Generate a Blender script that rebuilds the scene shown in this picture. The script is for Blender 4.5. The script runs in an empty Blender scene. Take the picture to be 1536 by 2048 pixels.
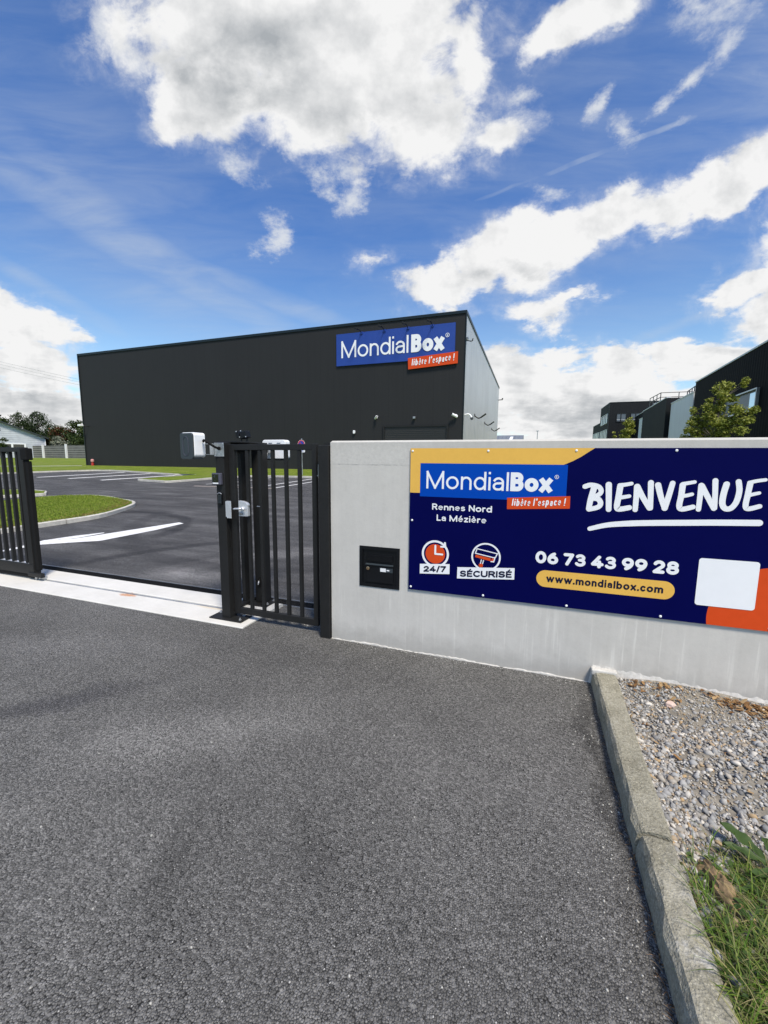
import bpy, bmesh, math, random
import numpy as np
from mathutils import Matrix, Vector
R = math.radians
rng = np.random.default_rng(7)
random.seed(7)
sc = bpy.context.scene
col = sc.collection
# ------------------------------------------------------------------ camera, sky, sun, exposure
CAM_H = 1.599
cd = bpy.data.cameras.new("camera"); cam = bpy.data.objects.new("camera", cd); col.objects.link(cam)
cd.sensor_fit = 'HORIZONTAL'; cd.sensor_width = 36.0; cd.lens = 812.9 / 1536 * 36.0
cd.clip_start = 0.05; cd.clip_end = 3000
yaw, pitch, roll = -.3418, .1285, .0085
def _rot():
    cy, sy = math.cos(yaw), math.sin(yaw); cp, sp = math.cos(pitch), math.sin(pitch); cr, sr = math.cos(roll), math.sin(roll)
    Rz = np.array([[cy, -sy, 0], [sy, cy, 0], [0, 0, 1]]); Rx = np.array([[1, 0, 0], [0, cp, -sp], [0, sp, cp]])
    Rr = np.array([[cr, -sr, 0], [sr, cr, 0], [0, 0, 1]]); B = np.array([[1, 0, 0], [0, 0, -1], [0, 1, 0.]])
    return Rr @ Rx @ B @ Rz
RM = _rot()
m = Matrix.Identity(4)
for i in range(3):
    m[i][0] = RM[0][i]; m[i][1] = -RM[1][i]; m[i][2] = -RM[2][i]
m[2][3] = CAM_H
cam.matrix_world = m
sc.camera = cam

SUN_EL, SUN_AZ = 58.0, 138.0          # azimuth clockwise from +Y: behind the right shoulder, veiled by the big cloud, so its edges are soft
sd = Vector((math.sin(R(SUN_AZ)) * math.cos(R(SUN_EL)), math.cos(R(SUN_AZ)) * math.cos(R(SUN_EL)), math.sin(R(SUN_EL))))
sl = bpy.data.lights.new("sun", 'SUN'); sl.energy = 3.5; sl.angle = R(13); sl.color = (1.0, .92, .80)
so = bpy.data.objects.new("sun", sl); col.objects.link(so); so.rotation_euler = sd.to_track_quat('Z', 'Y').to_euler()
sc.view_settings.view_transform = 'Standard'; sc.view_settings.look = 'None'
sc.view_settings.exposure = 0.38; sc.view_settings.gamma = 1

CLOUDS = [(-0.189, 0.934, 0.451, 0.173, 0, 1.2), (-0.082, 0.791, 0.329, 0.136, 0, 1.15), (0.105, 0.729, 0.138, 0.104, 0, 1.0), (-0.378, 0.799, 0.142, 0.117, 0, 0.9), (-0.435, 0.744, 0.077, 0.059, 0, 0.7), (0.172, 0.88, 0.065, 0.142, 0, 0.75), (0.238, 0.723, 0.088, 0.036, 20, 0.7), (0.385, 0.929, 0.139, 0.049, 27, 0.95), (0.447, 0.966, 0.096, 0.046, 20, 0.8), (0.131, 0.396, 0.11, 0.05, 10, 0.95), (0.205, 0.429, 0.104, 0.067, 20, 0.95), (0.295, 0.478, 0.137, 0.092, 12, 1.1), (0.39, 0.505, 0.12, 0.074, 0, 1.05), (0.325, 0.552, 0.068, 0.038, 20, 0.8), (0.438, 0.558, 0.068, 0.042, 10, 0.8), (0.528, 0.559, 0.113, 0.065, 10, 1.0), (0.545, 0.608, 0.051, 0.035, 0, 0.7), (0.625, 0.557, 0.091, 0.044, 15, 0.85), (0.733, 0.602, 0.118, 0.06, 20, 1.0), (0.745, 0.643, 0.067, 0.035, 0, 0.7), (0.853, 0.671, 0.128, 0.067, 25, 1.0), (-0.02, 0.444, 0.058, 0.032, 10, 0.65), (0.348, 0.346, 0.099, 0.046, 5, 0.75), (0.439, 0.382, 0.07, 0.017, 15, 0.5), (0.841, 0.407, 0.15, 0.061, 15, 0.95), (0.751, 0.39, 0.058, 0.022, 0, 0.6), (0.921, 0.331, 0.105, 0.078, 0, 0.9), (0.32, 0.208, 0.142, 0.069, 0, 1.15), (0.454, 0.157, 0.287, 0.11, 0, 1.3), (0.424, 0.254, 0.083, 0.036, 0, 0.85), (0.556, 0.229, 0.106, 0.05, 0, 1.0), (0.636, 0.256, 0.083, 0.029, 0, 0.85), (0.72, 0.239, 0.142, 0.052, 0, 1.1), (0.838, 0.246, 0.153, 0.057, 10, 1.0), (0.578, 0.099, 0.505, 0.094, 0, 1.1), (0.269, 0.155, 0.06, 0.07, 0, 0.8), (-0.857, 0.305, 0.176, 0.069, -18, 1.0), (-0.948, 0.332, 0.164, 0.066, 0, 1.0), (-0.843, 0.209, 0.131, 0.08, 0, 1.0), (-0.731, 0.271, 0.068, 0.032, 0, 0.7), (-0.879, 0.099, 0.314, 0.106, 0, 1.1), (-1.1, 0.156, 0.311, 0.174, 0, 1.0), (1.003, 0.484, 0.183, 0.212, 0, 0.9), (-0.228, 1.107, 0.523, 0.142, 0, 1.1), (0.992, 0.924, 0.15, 0.113, 0, 0.8)]
WISPS = [
(-0.62, 0.921, 0.059, 0.07, -40, 0.75),(-0.554, 0.855, 0.071, 0.038, -45, 0.7),(-0.579, 0.884, 0.119, 0.047, -50, 0.5),(-0.245, 0.5, 0.041, 0.049, 0, 0.7),(-0.272, 0.482, 0.057, 0.023, 0, 0.45),(-0.083, 0.596, 0.034, 0.057, -25, 0.55),(-0.128, 0.595, 0.045, 0.021, 20, 0.4),(-0.329, 0.65, 0.067, 0.03, -30, 0.5),(-0.15, 0.631, 0.056, 0.036, -70, 0.45),(0.466, 0.778, 0.053, 0.023, 50, 0.68),(0.526, 0.722, 0.055, 0.024, -40, 0.42),(0.599, 0.772, 0.070, 0.016, 45, 0.42),(0.654, 0.821, 0.065, 0.014, 35, 0.38),(0.636, 0.728, 0.044, 0.018, 20, 0.4),(0.742, 0.908, 0.080, 0.034, 55, 0.55),(0.66, 0.968, 0.075, 0.032, -20, 0.65),(0.71, 0.95, 0.118, 0.056, 0, 0.45),(0.296, 0.789, 0.044, 0.025, 30, 0.55),(0.249, 0.73, 0.099, 0.06, 20, 0.45),(0.357, 0.589, 0.045, 0.019, 0, 0.4),(-0.083, 0.642, 0.045, 0.025, 0, 0.4)]
GREY = [
(-0.322, 0.828, 0.305, 0.183, 0, 1.0),(-0.06, 0.732, 0.221, 0.109, 0, 0.8),(-0.19, 0.915, 0.215, 0.113, 0, 0.6),(0.354, 0.446, 0.149, 0.03, 5, 0.7),(0.457, 0.11, 0.397, 0.07, 0, 0.8),(-0.851, 0.134, 0.264, 0.105, 0, 0.7),(0.834, 0.274, 0.176, 0.045, 0, 0.6),(0.194, 0.413, 0.104, 0.033, 0, 0.5)]
CIRR = [
(-0.597, 0.492, 0.62, 0.060, -27, 1.0),(-0.704, 0.595, 0.40, 0.075, -38, 0.7),(-0.338, 0.398, 0.347, 0.028, -22, 0.9),(-0.823, 0.405, 0.231, 0.024, -28, 0.6),(0.655, 0.306, 0.176, 0.016, 16, 0.7),(0.786, 0.856, 0.271, 0.239, 0, 0.45),(0.477, 0.636, 0.56, 0.306, 20, 0.22)]
CIRR += [(-0.698, 0.647, 0.47, 0.234, -20, 0.28), (-0.514, 0.364, 0.489, 0.066, -18, 0.4)]
TRAIL = [(0.50, 0.690, 0.45, 0.0105, 18.5, 1.0)]

class NT:
    """small node-tree writer"""
    def __init__(s, nt): s.nt = nt; s.n = nt.nodes; s.l = nt.links
    def new(s, t, **k):
        n = s.n.new(t)
        for a, b in k.items(): setattr(n, a, b)
        return n
    def put(s, sock, v):
        if isinstance(v, bpy.types.NodeSocket): s.l.new(v, sock)
        elif v is not None: sock.default_value = v
    def math(s, op, a, b=None, c=None, clamp=False):
        n = s.new('ShaderNodeMath', operation=op, use_clamp=clamp)
        for i, v in enumerate((a, b, c)): s.put(n.inputs[i], v)
        return n.outputs[0]
    def vmath(s, op, a, b=None):
        n = s.new('ShaderNodeVectorMath', operation=op)
        s.put(n.inputs[0], a); s.put(n.inputs[1], b)
        return n.outputs['Value'] if op in ('DOT_PRODUCT', 'LENGTH', 'DISTANCE') else n.outputs[0]
    def map(s, v, loc=(0, 0, 0), rot=(0, 0, 0), scale=(1, 1, 1), kind='POINT'):
        n = s.new('ShaderNodeMapping', vector_type=kind)
        s.put(n.inputs[0], v)
        if kind != 'NORMAL': n.inputs['Location'].default_value = loc
        n.inputs['Rotation'].default_value = rot; n.inputs['Scale'].default_value = scale
        return n.outputs[0]
    def noise(s, v, scale, detail=4, rough=.55, dist=0, out='Fac', dims='3D'):
        n = s.new('ShaderNodeTexNoise', noise_dimensions=dims)
        s.put(n.inputs['Vector'], v); n.inputs['Scale'].default_value = scale; n.inputs['Detail'].default_value = detail
        n.inputs['Roughness'].default_value = rough; n.inputs['Distortion'].default_value = dist
        return n.outputs[0] if out == 'Fac' else n.outputs[1]
    def voro(s, v, scale, feature='F1', out='Distance', rand=1, dims='3D'):
        n = s.new('ShaderNodeTexVoronoi', feature=feature, voronoi_dimensions=dims)
        s.put(n.inputs['Vector'], v); n.inputs['Scale'].default_value = scale; n.inputs['Randomness'].default_value = rand
        return n.outputs[out]
    def rng(s, v, a, b, c=0., d=1., kind='SMOOTHSTEP'):
        n = s.new('ShaderNodeMapRange', interpolation_type=kind)
        s.put(n.inputs[0], v)
        for i, x in enumerate((a, b, c, d)): s.put(n.inputs[i + 1], x)
        return n.outputs[0]
    def mix(s, f, a, b, kind='MIX'):
        n = s.new('ShaderNodeMix', data_type='RGBA', blend_type=kind)
        s.put(n.inputs[0], f); s.put(n.inputs[6], a if isinstance(a, bpy.types.NodeSocket) else rgba(a)); s.put(n.inputs[7], b if isinstance(b, bpy.types.NodeSocket) else rgba(b))
        return n.outputs[2]
    def ramp(s, f, stops, kind='LINEAR'):
        n = s.new('ShaderNodeValToRGB'); s.put(n.inputs[0], f); e = n.color_ramp.elements; n.color_ramp.interpolation = kind
        while len(e) < len(stops): e.new(.5)
        for x, (p, c) in zip(e, stops): x.position = p; x.color = rgba(c)
        return n.outputs[0]
    def bump(s, h, strength=.5, dist=.01, normal=None):
        n = s.new('ShaderNodeBump'); s.put(n.inputs['Height'], h); n.inputs['Strength'].default_value = strength; n.inputs['Distance'].default_value = dist
        if normal is not None: s.put(n.inputs['Normal'], normal)
        return n.outputs[0]
def rgba(c): return (c[0], c[1], c[2], 1.0) if len(c) == 3 else tuple(c)

w = bpy.data.worlds.new("World"); sc.world = w; w.use_nodes = True
T = NT(w.node_tree); T.n.clear()
wo = T.new('ShaderNodeOutputWorld'); bg = T.new('ShaderNodeBackground'); T.l.new(bg.outputs[0], wo.inputs[0])
SKY_STR = 0.12
bg.inputs[1].default_value = SKY_STR
sky = T.new('ShaderNodeTexSky', sky_type='NISHITA'); sky.sun_disc = False; sky.sun_elevation = R(SUN_EL); sky.sun_rotation = R(SUN_AZ)
sky.altitude = 60; sky.air_density = 1.0; sky.dust_density = .35; sky.ozone_density = 2.2
geo = T.new('ShaderNodeTexCoord').outputs['Generated']
F3 = Vector((-.335, .942, 0)).normalized(); R3 = Vector((F3.y, -F3.x, 0))
dF = T.vmath('DOT_PRODUCT', geo, tuple(F3)); dR = T.vmath('DOT_PRODUCT', geo, tuple(R3)); dZ = T.vmath('DOT_PRODUCT', geo, (0, 0, 1))
den = T.math('MAXIMUM', dF, .08)
uvn = T.new('ShaderNodeCombineXYZ'); T.l.new(T.math('DIVIDE', dR, den), uvn.inputs[0]); T.l.new(T.math('DIVIDE', dZ, den), uvn.inputs[1])
uv = uvn.outputs[0]
# cloud-deck coordinates: the deck recedes towards the horizon
zz = T.math('ADD', T.math('MAXIMUM', dZ, 0.0), .22)
deckn = T.new('ShaderNodeCombineXYZ')
T.l.new(T.math('DIVIDE', dR, zz), deckn.inputs[0]); T.l.new(T.math('DIVIDE', dF, zz), deckn.inputs[1]); deck = deckn.outputs[0]
def warped(amount, scale, detail, rough=.6):
    nz = T.noise(deck, scale, detail, rough, out='Color')
    off = T.vmath('SUBTRACT', nz, (.5, .5, .5))
    n = T.new('ShaderNodeVectorMath', operation='SCALE'); T.l.new(off, n.inputs[0]); n.inputs['Scale'].default_value = amount
    # smaller displacement near the horizon
    k = T.new('ShaderNodeVectorMath', operation='MULTIPLY'); T.l.new(n.outputs[0], k.inputs[0]); k.inputs[1].default_value = (1, .8, 0)
    return T.vmath('ADD', uv, k.outputs[0])
def field(blobs, vec, k=.12):
    """smooth union of ellipses given as (u, v, half-width, half-height, tilt, weight)"""
    acc = None; turned = {0: vec}
    for (u, v, ru, rv, rot, wt) in sorted(blobs, key=lambda b: round(b[4] / 10)):
        a = int(round(rot / 10) * 10)
        if a not in turned:
            n = T.new('ShaderNodeVectorRotate', rotation_type='Z_AXIS'); T.l.new(vec, n.inputs['Vector']); n.inputs['Angle'].default_value = R(-a); turned = {0: vec, a: n.outputs[0]}
        cu, cv = math.cos(R(a)) * u + math.sin(R(a)) * v, -math.sin(R(a)) * u + math.cos(R(a)) * v
        n = T.new('ShaderNodeVectorMath', operation='MULTIPLY_ADD'); T.l.new(turned[a], n.inputs[0]); n.inputs[1].default_value = (1 / ru, 1 / rv, 0); n.inputs[2].default_value = (-cu / ru, -cv / rv, 0)
        x = T.math('MULTIPLY_ADD', T.vmath('LENGTH', n.outputs[0]), -wt, wt)
        acc = x if acc is None else T.math('SMOOTH_MAX', acc, x, k)
    return acc
wv = warped(.21, 2.6, 7, .62)
fb = T.noise(deck, 4.0, 9, .56)
fbc = T.math('SUBTRACT', fb, .5)
fbu = T.math('SUBTRACT', T.noise(T.map(uv, scale=(1, 1.25, 1)), 9, 10, .62, .3), .5)
f_main = T.math('ADD', field(CLOUDS, wv, .06), T.math('ADD', T.math('MULTIPLY', fbc, 1.1), T.math('MULTIPLY', fbu, 1.3)))
behind = T.rng(dF, .02, .3, 1, 0)
gen = T.math('MULTIPLY', T.math('SUBTRACT', T.noise(deck, .9, 6, .6), .5), 3.0)  # generic clouds outside the view, added to fill the light
f_gen = T.math('SUBTRACT', T.math('ADD', gen, T.math('MULTIPLY', behind, 2.0)), 2.0)
f_main = T.math('MAXIMUM', f_main, f_gen)
halo = T.math('MULTIPLY', T.rng(f_main, -.34, .30), T.rng(T.noise(uv, 14, 7, .65, .4), .35, .75, .04, .55))
d_main = T.math('MAXIMUM', T.rng(f_main, -.02, .40), halo)
ww = warped(.12, 7, 8, .68)
stretch = T.map(deck, (0, 0, 0), (0, 0, R(-35)), (3.0, 1.0, 1))
f_w = T.math('ADD', field(WISPS, ww, .05), T.math('MULTIPLY', T.math('SUBTRACT', T.noise(deck, 11, 8, .7), .5), 1.9))
d_w = T.rng(f_w, -.05, .75, 0, .85)
cw = warped(.05, 3, 4)
f_c = field(CIRR, cw, .05)
cn = T.noise(T.map(uv, (0, 0, 0), (0, 0, R(27)), (1.3, 6.5, 1)), 2.6, 9, .60, .5)
d_c = T.math('MULTIPLY', T.rng(f_c, -.5, .8), T.rng(cn, .22, .85, .18, .60))
d_t = T.math('MULTIPLY', T.rng(field(TRAIL, warped(.02, 6, 3), .01), 0, .7), T.rng(T.noise(uv, 9, 4, .5), .3, .6, .18, .42))
d_c = T.math('MAXIMUM', d_c, d_t)
# cloud colour: sun-white tops, blue-grey bellies
grey = T.math('MAXIMUM', field(GREY, wv, .15), 0.0)
relief = T.noise(T.vmath('ADD', deck, (.06, -.05, 0)), 4.2, 6, .6)
relief = T.math('SUBTRACT', T.noise(deck, 4.2, 6, .6), relief)
ru = T.math('SUBTRACT', T.noise(uv, 7.5, 8, .58), T.noise(T.vmath('ADD', uv, (.035, .045, 0)), 7.5, 8, .58))
relief = T.math('ADD', relief, T.math('MULTIPLY', ru, 1.5))
g = T.math('MULTIPLY', T.rng(grey, 0, .8), T.rng(f_main, .15, .8))
g = T.math('ADD', T.math('MULTIPLY', g, .66), T.math('MULTIPLY', relief, 1.0))
g = T.math('ADD', g, T.math('MULTIPLY', T.math('SUBTRACT', T.noise(uv, 3.2, 4, .45), .47), .5), clamp=True)
K = 1 / SKY_STR
ccol = T.mix(g, tuple(.70 * K * c for c in (1.0, 1.0, 1.0)), tuple(.335 * K * c for c in (.93, .99, 1.05)))
air = T.mix(T.rng(dZ, .12, .50), (1.02, 1.13, 1.12), (.31, .66, 1.09))     # clean polar air overhead, milky towards the horizon
skyc = T.mix(1.0, sky.outputs[0], air, 'MULTIPLY')
c1 = T.mix(d_c, skyc, tuple(.52 * K * c for c in (.86, .96, 1.08)))
c2 = T.mix(d_w, c1, tuple(.62 * K * c for c in (.97, 1.0, 1.03)))
c3 = T.mix(d_main, c2, ccol)
T.l.new(c3, bg.inputs[0])

# ------------------------------------------------------------------ materials
def mat(name, color=(.5, .5, .5), rough=.6, metal=0., spec=.5, build=None):
    m = bpy.data.materials.new(name); m.use_nodes = True
    t = NT(m.node_tree); b = t.n['Principled BSDF']
    b.inputs['Base Color'].default_value = rgba(color); b.inputs['Roughness'].default_value = rough
    b.inputs['Metallic'].default_value = metal; b.inputs['Specular IOR Level'].default_value = spec
    if build: build(t, b)
    return m
def pos(t): return t.new('ShaderNodeNewGeometry').outputs['Position']
def speck(amount=.12, scale=40, bump=0., rvar=.1, base=None):
    """slight tone and gloss variation so that no paint is perfectly even"""
    def f(t, b):
        p = pos(t); c = tuple(b.inputs['Base Color'].default_value)[:3]; r = b.inputs['Roughness'].default_value
        n = t.noise(p, scale, 6, .65); n2 = t.noise(p, scale * .07, 3, .5)
        k = t.math('ADD', t.math('MULTIPLY', n, .6), t.math('MULTIPLY', n2, .4))
        lo = tuple(x * (1 - amount) for x in c); hi = tuple(min(1, x * (1 + amount)) for x in c)
        t.put(b.inputs['Base Color'], t.mix(t.rng(k, .3, .7), lo, hi))
        t.put(b.inputs['Roughness'], t.rng(k, .3, .7, max(.05, r - rvar), min(1, r + rvar)))
        if bump: t.put(b.inputs['Normal'], t.bump(n, bump, .002))
    return f
M = {}
M['black_paint'] = mat('black powder coat', (.0165, .0165, .0165), .5, spec=.25, build=speck(.18, 60, .15))
M['rubber'] = mat('black rubber', (.008, .008, .008), .8, spec=.2, build=speck(.2, 60))
M['plastic_black'] = mat('black plastic', (.004, .0045, .006), .42, spec=.3, build=speck(.2, 90))
M['plastic_slate'] = mat('slate plastic', (.030, .040, .047), .45, build=speck(.1, 60))
M['plastic_violet'] = mat('grey violet plastic', (.075, .075, .105), .45, build=speck(.1, 60))
M['white_plastic'] = mat('white plastic', (.88, .89, .90), .4, build=speck(.05, 20))
M['galv'] = mat('galvanised steel', (.46, .47, .48), .42, .85, build=speck(.3, 70))
M['alu'] = mat('brushed aluminium', (.66, .67, .70), .42, .6, build=speck(.08, 80))
M['brass'] = mat('brass', (.62, .42, .25), .3, 1.)
M['white_paint'] = mat('white paint', (.82, .83, .84), .45, build=speck(.04, 15))
M['navy'] = mat('navy print', (.0008, .0015, .058), .55, spec=.05, build=speck(.05, 4, 0, .03))
M['royal'] = mat('royal blue print', (.0008, .060, .42), .5, spec=.06)
M['royal_far'] = mat('royal blue board', (.012, .05, .29), .45, build=speck(.06, 1.2))
M['orange'] = mat('orange print', (.66, .072, .014), .45, spec=.15, build=speck(.04, 25))
M['mustard'] = mat('mustard print', (.80, .47, .095), .45, spec=.15, build=speck(.03, 30))
M['ink_white'] = mat('white print', (.86, .87, .89), .45, spec=.2, build=speck(.02, 12))
M['ink_navy'] = mat('navy ink', (.0018, .003, .03), .35)
M['hydrant'] = mat('red enamel', (.50, .03, .025), .4)
M['sign_red'] = mat('sign red', (.45, .012, .03), .4)
M['sign_blue'] = mat('sign blue', (.02, .05, .35), .4)
M['glass_dark'] = mat('dark glazing', (.012, .014, .017), .06, 0, .8)
M['glass_sky'] = mat('mirror glazing', (.55, .60, .66), .04, .9, .8)
M['road_paint'] = mat('road paint', (.74, .74, .73), .65, build=lambda t, b: t.put(b.inputs['Base Color'], t.mix(t.rng(t.noise(pos(t), 14, 8, .75), .30, .50), (.34, .34, .34), (.80, .80, .79))))
M['road_paint_far'] = mat('bright road paint', (.85, .85, .84), .7, build=speck(.08, 8))
M['paint_warm'] = mat('worn warm road paint', (.66, .56, .48), .7, build=speck(.2, 20))
M['soil'] = mat('soil', (.21, .190, .155), .95, build=speck(.4, 30, .8))
M['mortar'] = mat('mortar', (.56, .54, .50), .85, build=speck(.2, 60, .6))

def asphalt(name, lo, hi, fine, tone, tint, rub=None):
    def f(t, b):
        p = pos(t)
        q = t.vmath('ADD', p, t.vmath('MULTIPLY', t.vmath('SUBTRACT', t.noise(p, fine * 1.2, 3, .6, out='Color'), (.5, .5, .5)), (.95 / fine, .95 / fine, 0)))
        v = t.new('ShaderNodeTexVoronoi', feature='F1', voronoi_dimensions='2D')
        t.put(v.inputs['Vector'], q); v.inputs['Scale'].default_value = fine
        sep = t.new('ShaderNodeSeparateColor'); t.l.new(v.outputs['Color'], sep.inputs[0])
        d = v.outputs['Distance']; ed = t.voro(q, fine, 'DISTANCE_TO_EDGE', dims='2D')
        gr = t.noise(p, fine * 4.5, 3, .7)
        cell = t.math('ADD', t.math('MULTIPLY', t.math('POWER', sep.outputs[0], 1.3), .65), t.math('MULTIPLY', t.rng(gr, .35, .75), .35))
        base = t.mix(cell, lo, hi)
        gap = t.math('MAXIMUM', t.rng(ed, .17, .02), t.rng(t.math('ADD', d, t.math('MULTIPLY', sep.outputs[1], .26)), .56, .86))
        gap = t.math('MULTIPLY', gap, t.rng(t.noise(p, fine * .55, 2, .5), .36, .52, .12, 1.0))
        gap = t.math('MULTIPLY', gap, t.rng(t.noise(p, 2.3, 5, .65), .30, .66, .78, 1.0))
        base = t.mix(gap, base, tuple(x * .14 for x in lo))  # dark bitumen gaps, deepened in colour for the small shadows between stones
        big = t.noise(p, .55, 5, .6, .4); mid = t.noise(p, 3.1, 5, .6)
        k = t.math('ADD', t.math('MULTIPLY', big, .7), t.math('MULTIPLY', mid, .3))
        base = t.mix(1.0, base, t.ramp(k, [(.28, tuple(x * (1 - tone) for x in tint)), (.5, tint), (.72, tuple(x * (1 + tone) for x in tint))]), 'MULTIPLY')
        if rub: base = rub(t, p, base)
        # pale chippings
        fleck = t.math('MULTIPLY', t.math('GREATER_THAN', sep.outputs[1], .9925), t.rng(d, .30, .18, 0, 1))
        base = t.mix(fleck, base, (.55, .54, .51))
        t.put(b.inputs['Base Color'], base)
        h = t.math('ADD', t.math('ADD', t.rng(d, .62, .0), t.math('MULTIPLY', sep.outputs[2], 1.0)), t.math('MULTIPLY', gr, .45))
        t.put(b.inputs['Normal'], t.bump(h, .8, .005))
        b.inputs['Roughness'].default_value = .82; b.inputs['Specular IOR Level'].default_value = .35
    return mat(name, build=f)
def rub_and_shade_near(t, p, base):
    """old tyre tracks, paler swept patches and painted kerb shade on the forecourt"""
    def blob(x, y, rx, ry, rot):
        q = t.vmath('ADD', p, t.vmath('MULTIPLY', t.vmath('SUBTRACT', t.noise(p, 2.2, 4, .6, out='Color'), (.5, .5, .5)), (.5, .5, 0)))
        return t.rng(t.vmath('LENGTH', t.map(q, (x, y, 0), (0, 0, R(rot)), (rx, ry, 9), 'TEXTURE')), 1, .1)
    for (x, y, rx, ry, rot, c, a) in ((-1.75, 1.72, 1.1, .36, 30, (1.5, 1.5, 1.5), .8), (-.3, 1.9, .9, .5, 0, (1.22, 1.22, 1.22), .7), (-2.85, 1.62, .95, .16, 46, (.60, .60, .64), .9), (-3.6, 2.2, 1.4, .35, 15, (1.25, 1.25, 1.27), .7),
                                     (-1.22, 1.08, .46, .13, -50, (.66, .66, .66), .7), (-2.2, .95, .8, .3, 20, (1.25, 1.25, 1.24), .6), (-.75, 1.35, .35, .12, -50, (.7, .7, .7), .6), (.43, 2.2, .07, 1.4, 0, (.5, .5, .51), .8), (-1.4, 2.7, 1.1, .3, 0, (.8, .8, .82), .5), (.05, 1.2, .7, .35, 10, (.85, .85, .85), .5)):  # the narrow strip beside the kerb is its shadow, put into the colour
        k = t.math('MULTIPLY', blob(x, y, rx, ry, rot), a)
        base = t.mix(k, base, t.mix(1.0, base, c, 'MULTIPLY'))
    return base
def rub_park(t, p, base):
    st = t.noise(t.map(p, (0, 0, 0), (0, 0, R(14)), (.32, 1.5, 1)), 1.5, 6, .65)
    base = t.mix(1.0, base, t.ramp(st, [(.3, (.58, .58, .59)), (.5, (1, 1, 1)), (.68, (1.6, 1.6, 1.58))]), 'MULTIPLY')
    wob = t.vmath('ADD', p, t.vmath('MULTIPLY', t.vmath('SUBTRACT', t.noise(p, .8, 3, .5, out='Color'), (.5, .5, .5)), (.35, .35, 0)))
    du = t.rng(t.vmath('LENGTH', t.map(t.vmath('ADD', p, t.vmath('MULTIPLY', t.vmath('SUBTRACT', t.noise(p, 2.2, 5, .65, out='Color'), (.5, .5, .5)), (.9, .6, 0))), (-4.2, 4.25, 0), (0, 0, R(12)), (1.1, .38, 9), 'TEXTURE')), 1, .1)
    base = t.mix(t.math('MULTIPLY', du, .8), base, t.mix(1.0, base, (1.75, 1.74, 1.72), 'MULTIPLY'))
    for (x, y, r, wd, a, y0, y1) in ((-3.2, 3.4, 3.2, .12, .6, 4.0, 6.2), (-9.3, 5.6, 2.45, .14, .65, 5.9, 8.3), (-4.3, 9.9, 5.2, .16, .35, 3.9, 8), (-1.6, 3.0, 3.4, .22, -.9, 4.2, 6.2)):
        dd = t.math('ABSOLUTE', t.math('SUBTRACT', t.vmath('DISTANCE', t.vmath('MULTIPLY', wob, (1, 1, 0)), (x, y, 0)), r))
        sp = t.new('ShaderNodeSeparateXYZ'); t.l.new(p, sp.inputs[0])
        win = t.math('MULTIPLY', t.rng(sp.outputs[1], y0 - .3, y0 + .3), t.rng(sp.outputs[1], y1 + .5, y1 - .3))
        k = t.math('MULTIPLY', t.math('MULTIPLY', t.rng(dd, wd * 1.6, wd * .5), win), min(1, abs(a) * 1.3))
        base = t.mix(k, base, t.mix(1.0, base, (.42, .42, .44) if a > 0 else (1.7, 1.68, 1.66), 'MULTIPLY'))
    return base
M['asphalt'] = asphalt('forecourt asphalt', (.082, .080, .075), (.325, .317, .300), 122, .30, (1, 1, 1), rub_and_shade_near)
M['asphalt_park'] = asphalt('car park asphalt', (.072, .071, .071), (.160, .158, .157), 95, .24, (1, 1, 1.02), rub_park)

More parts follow.
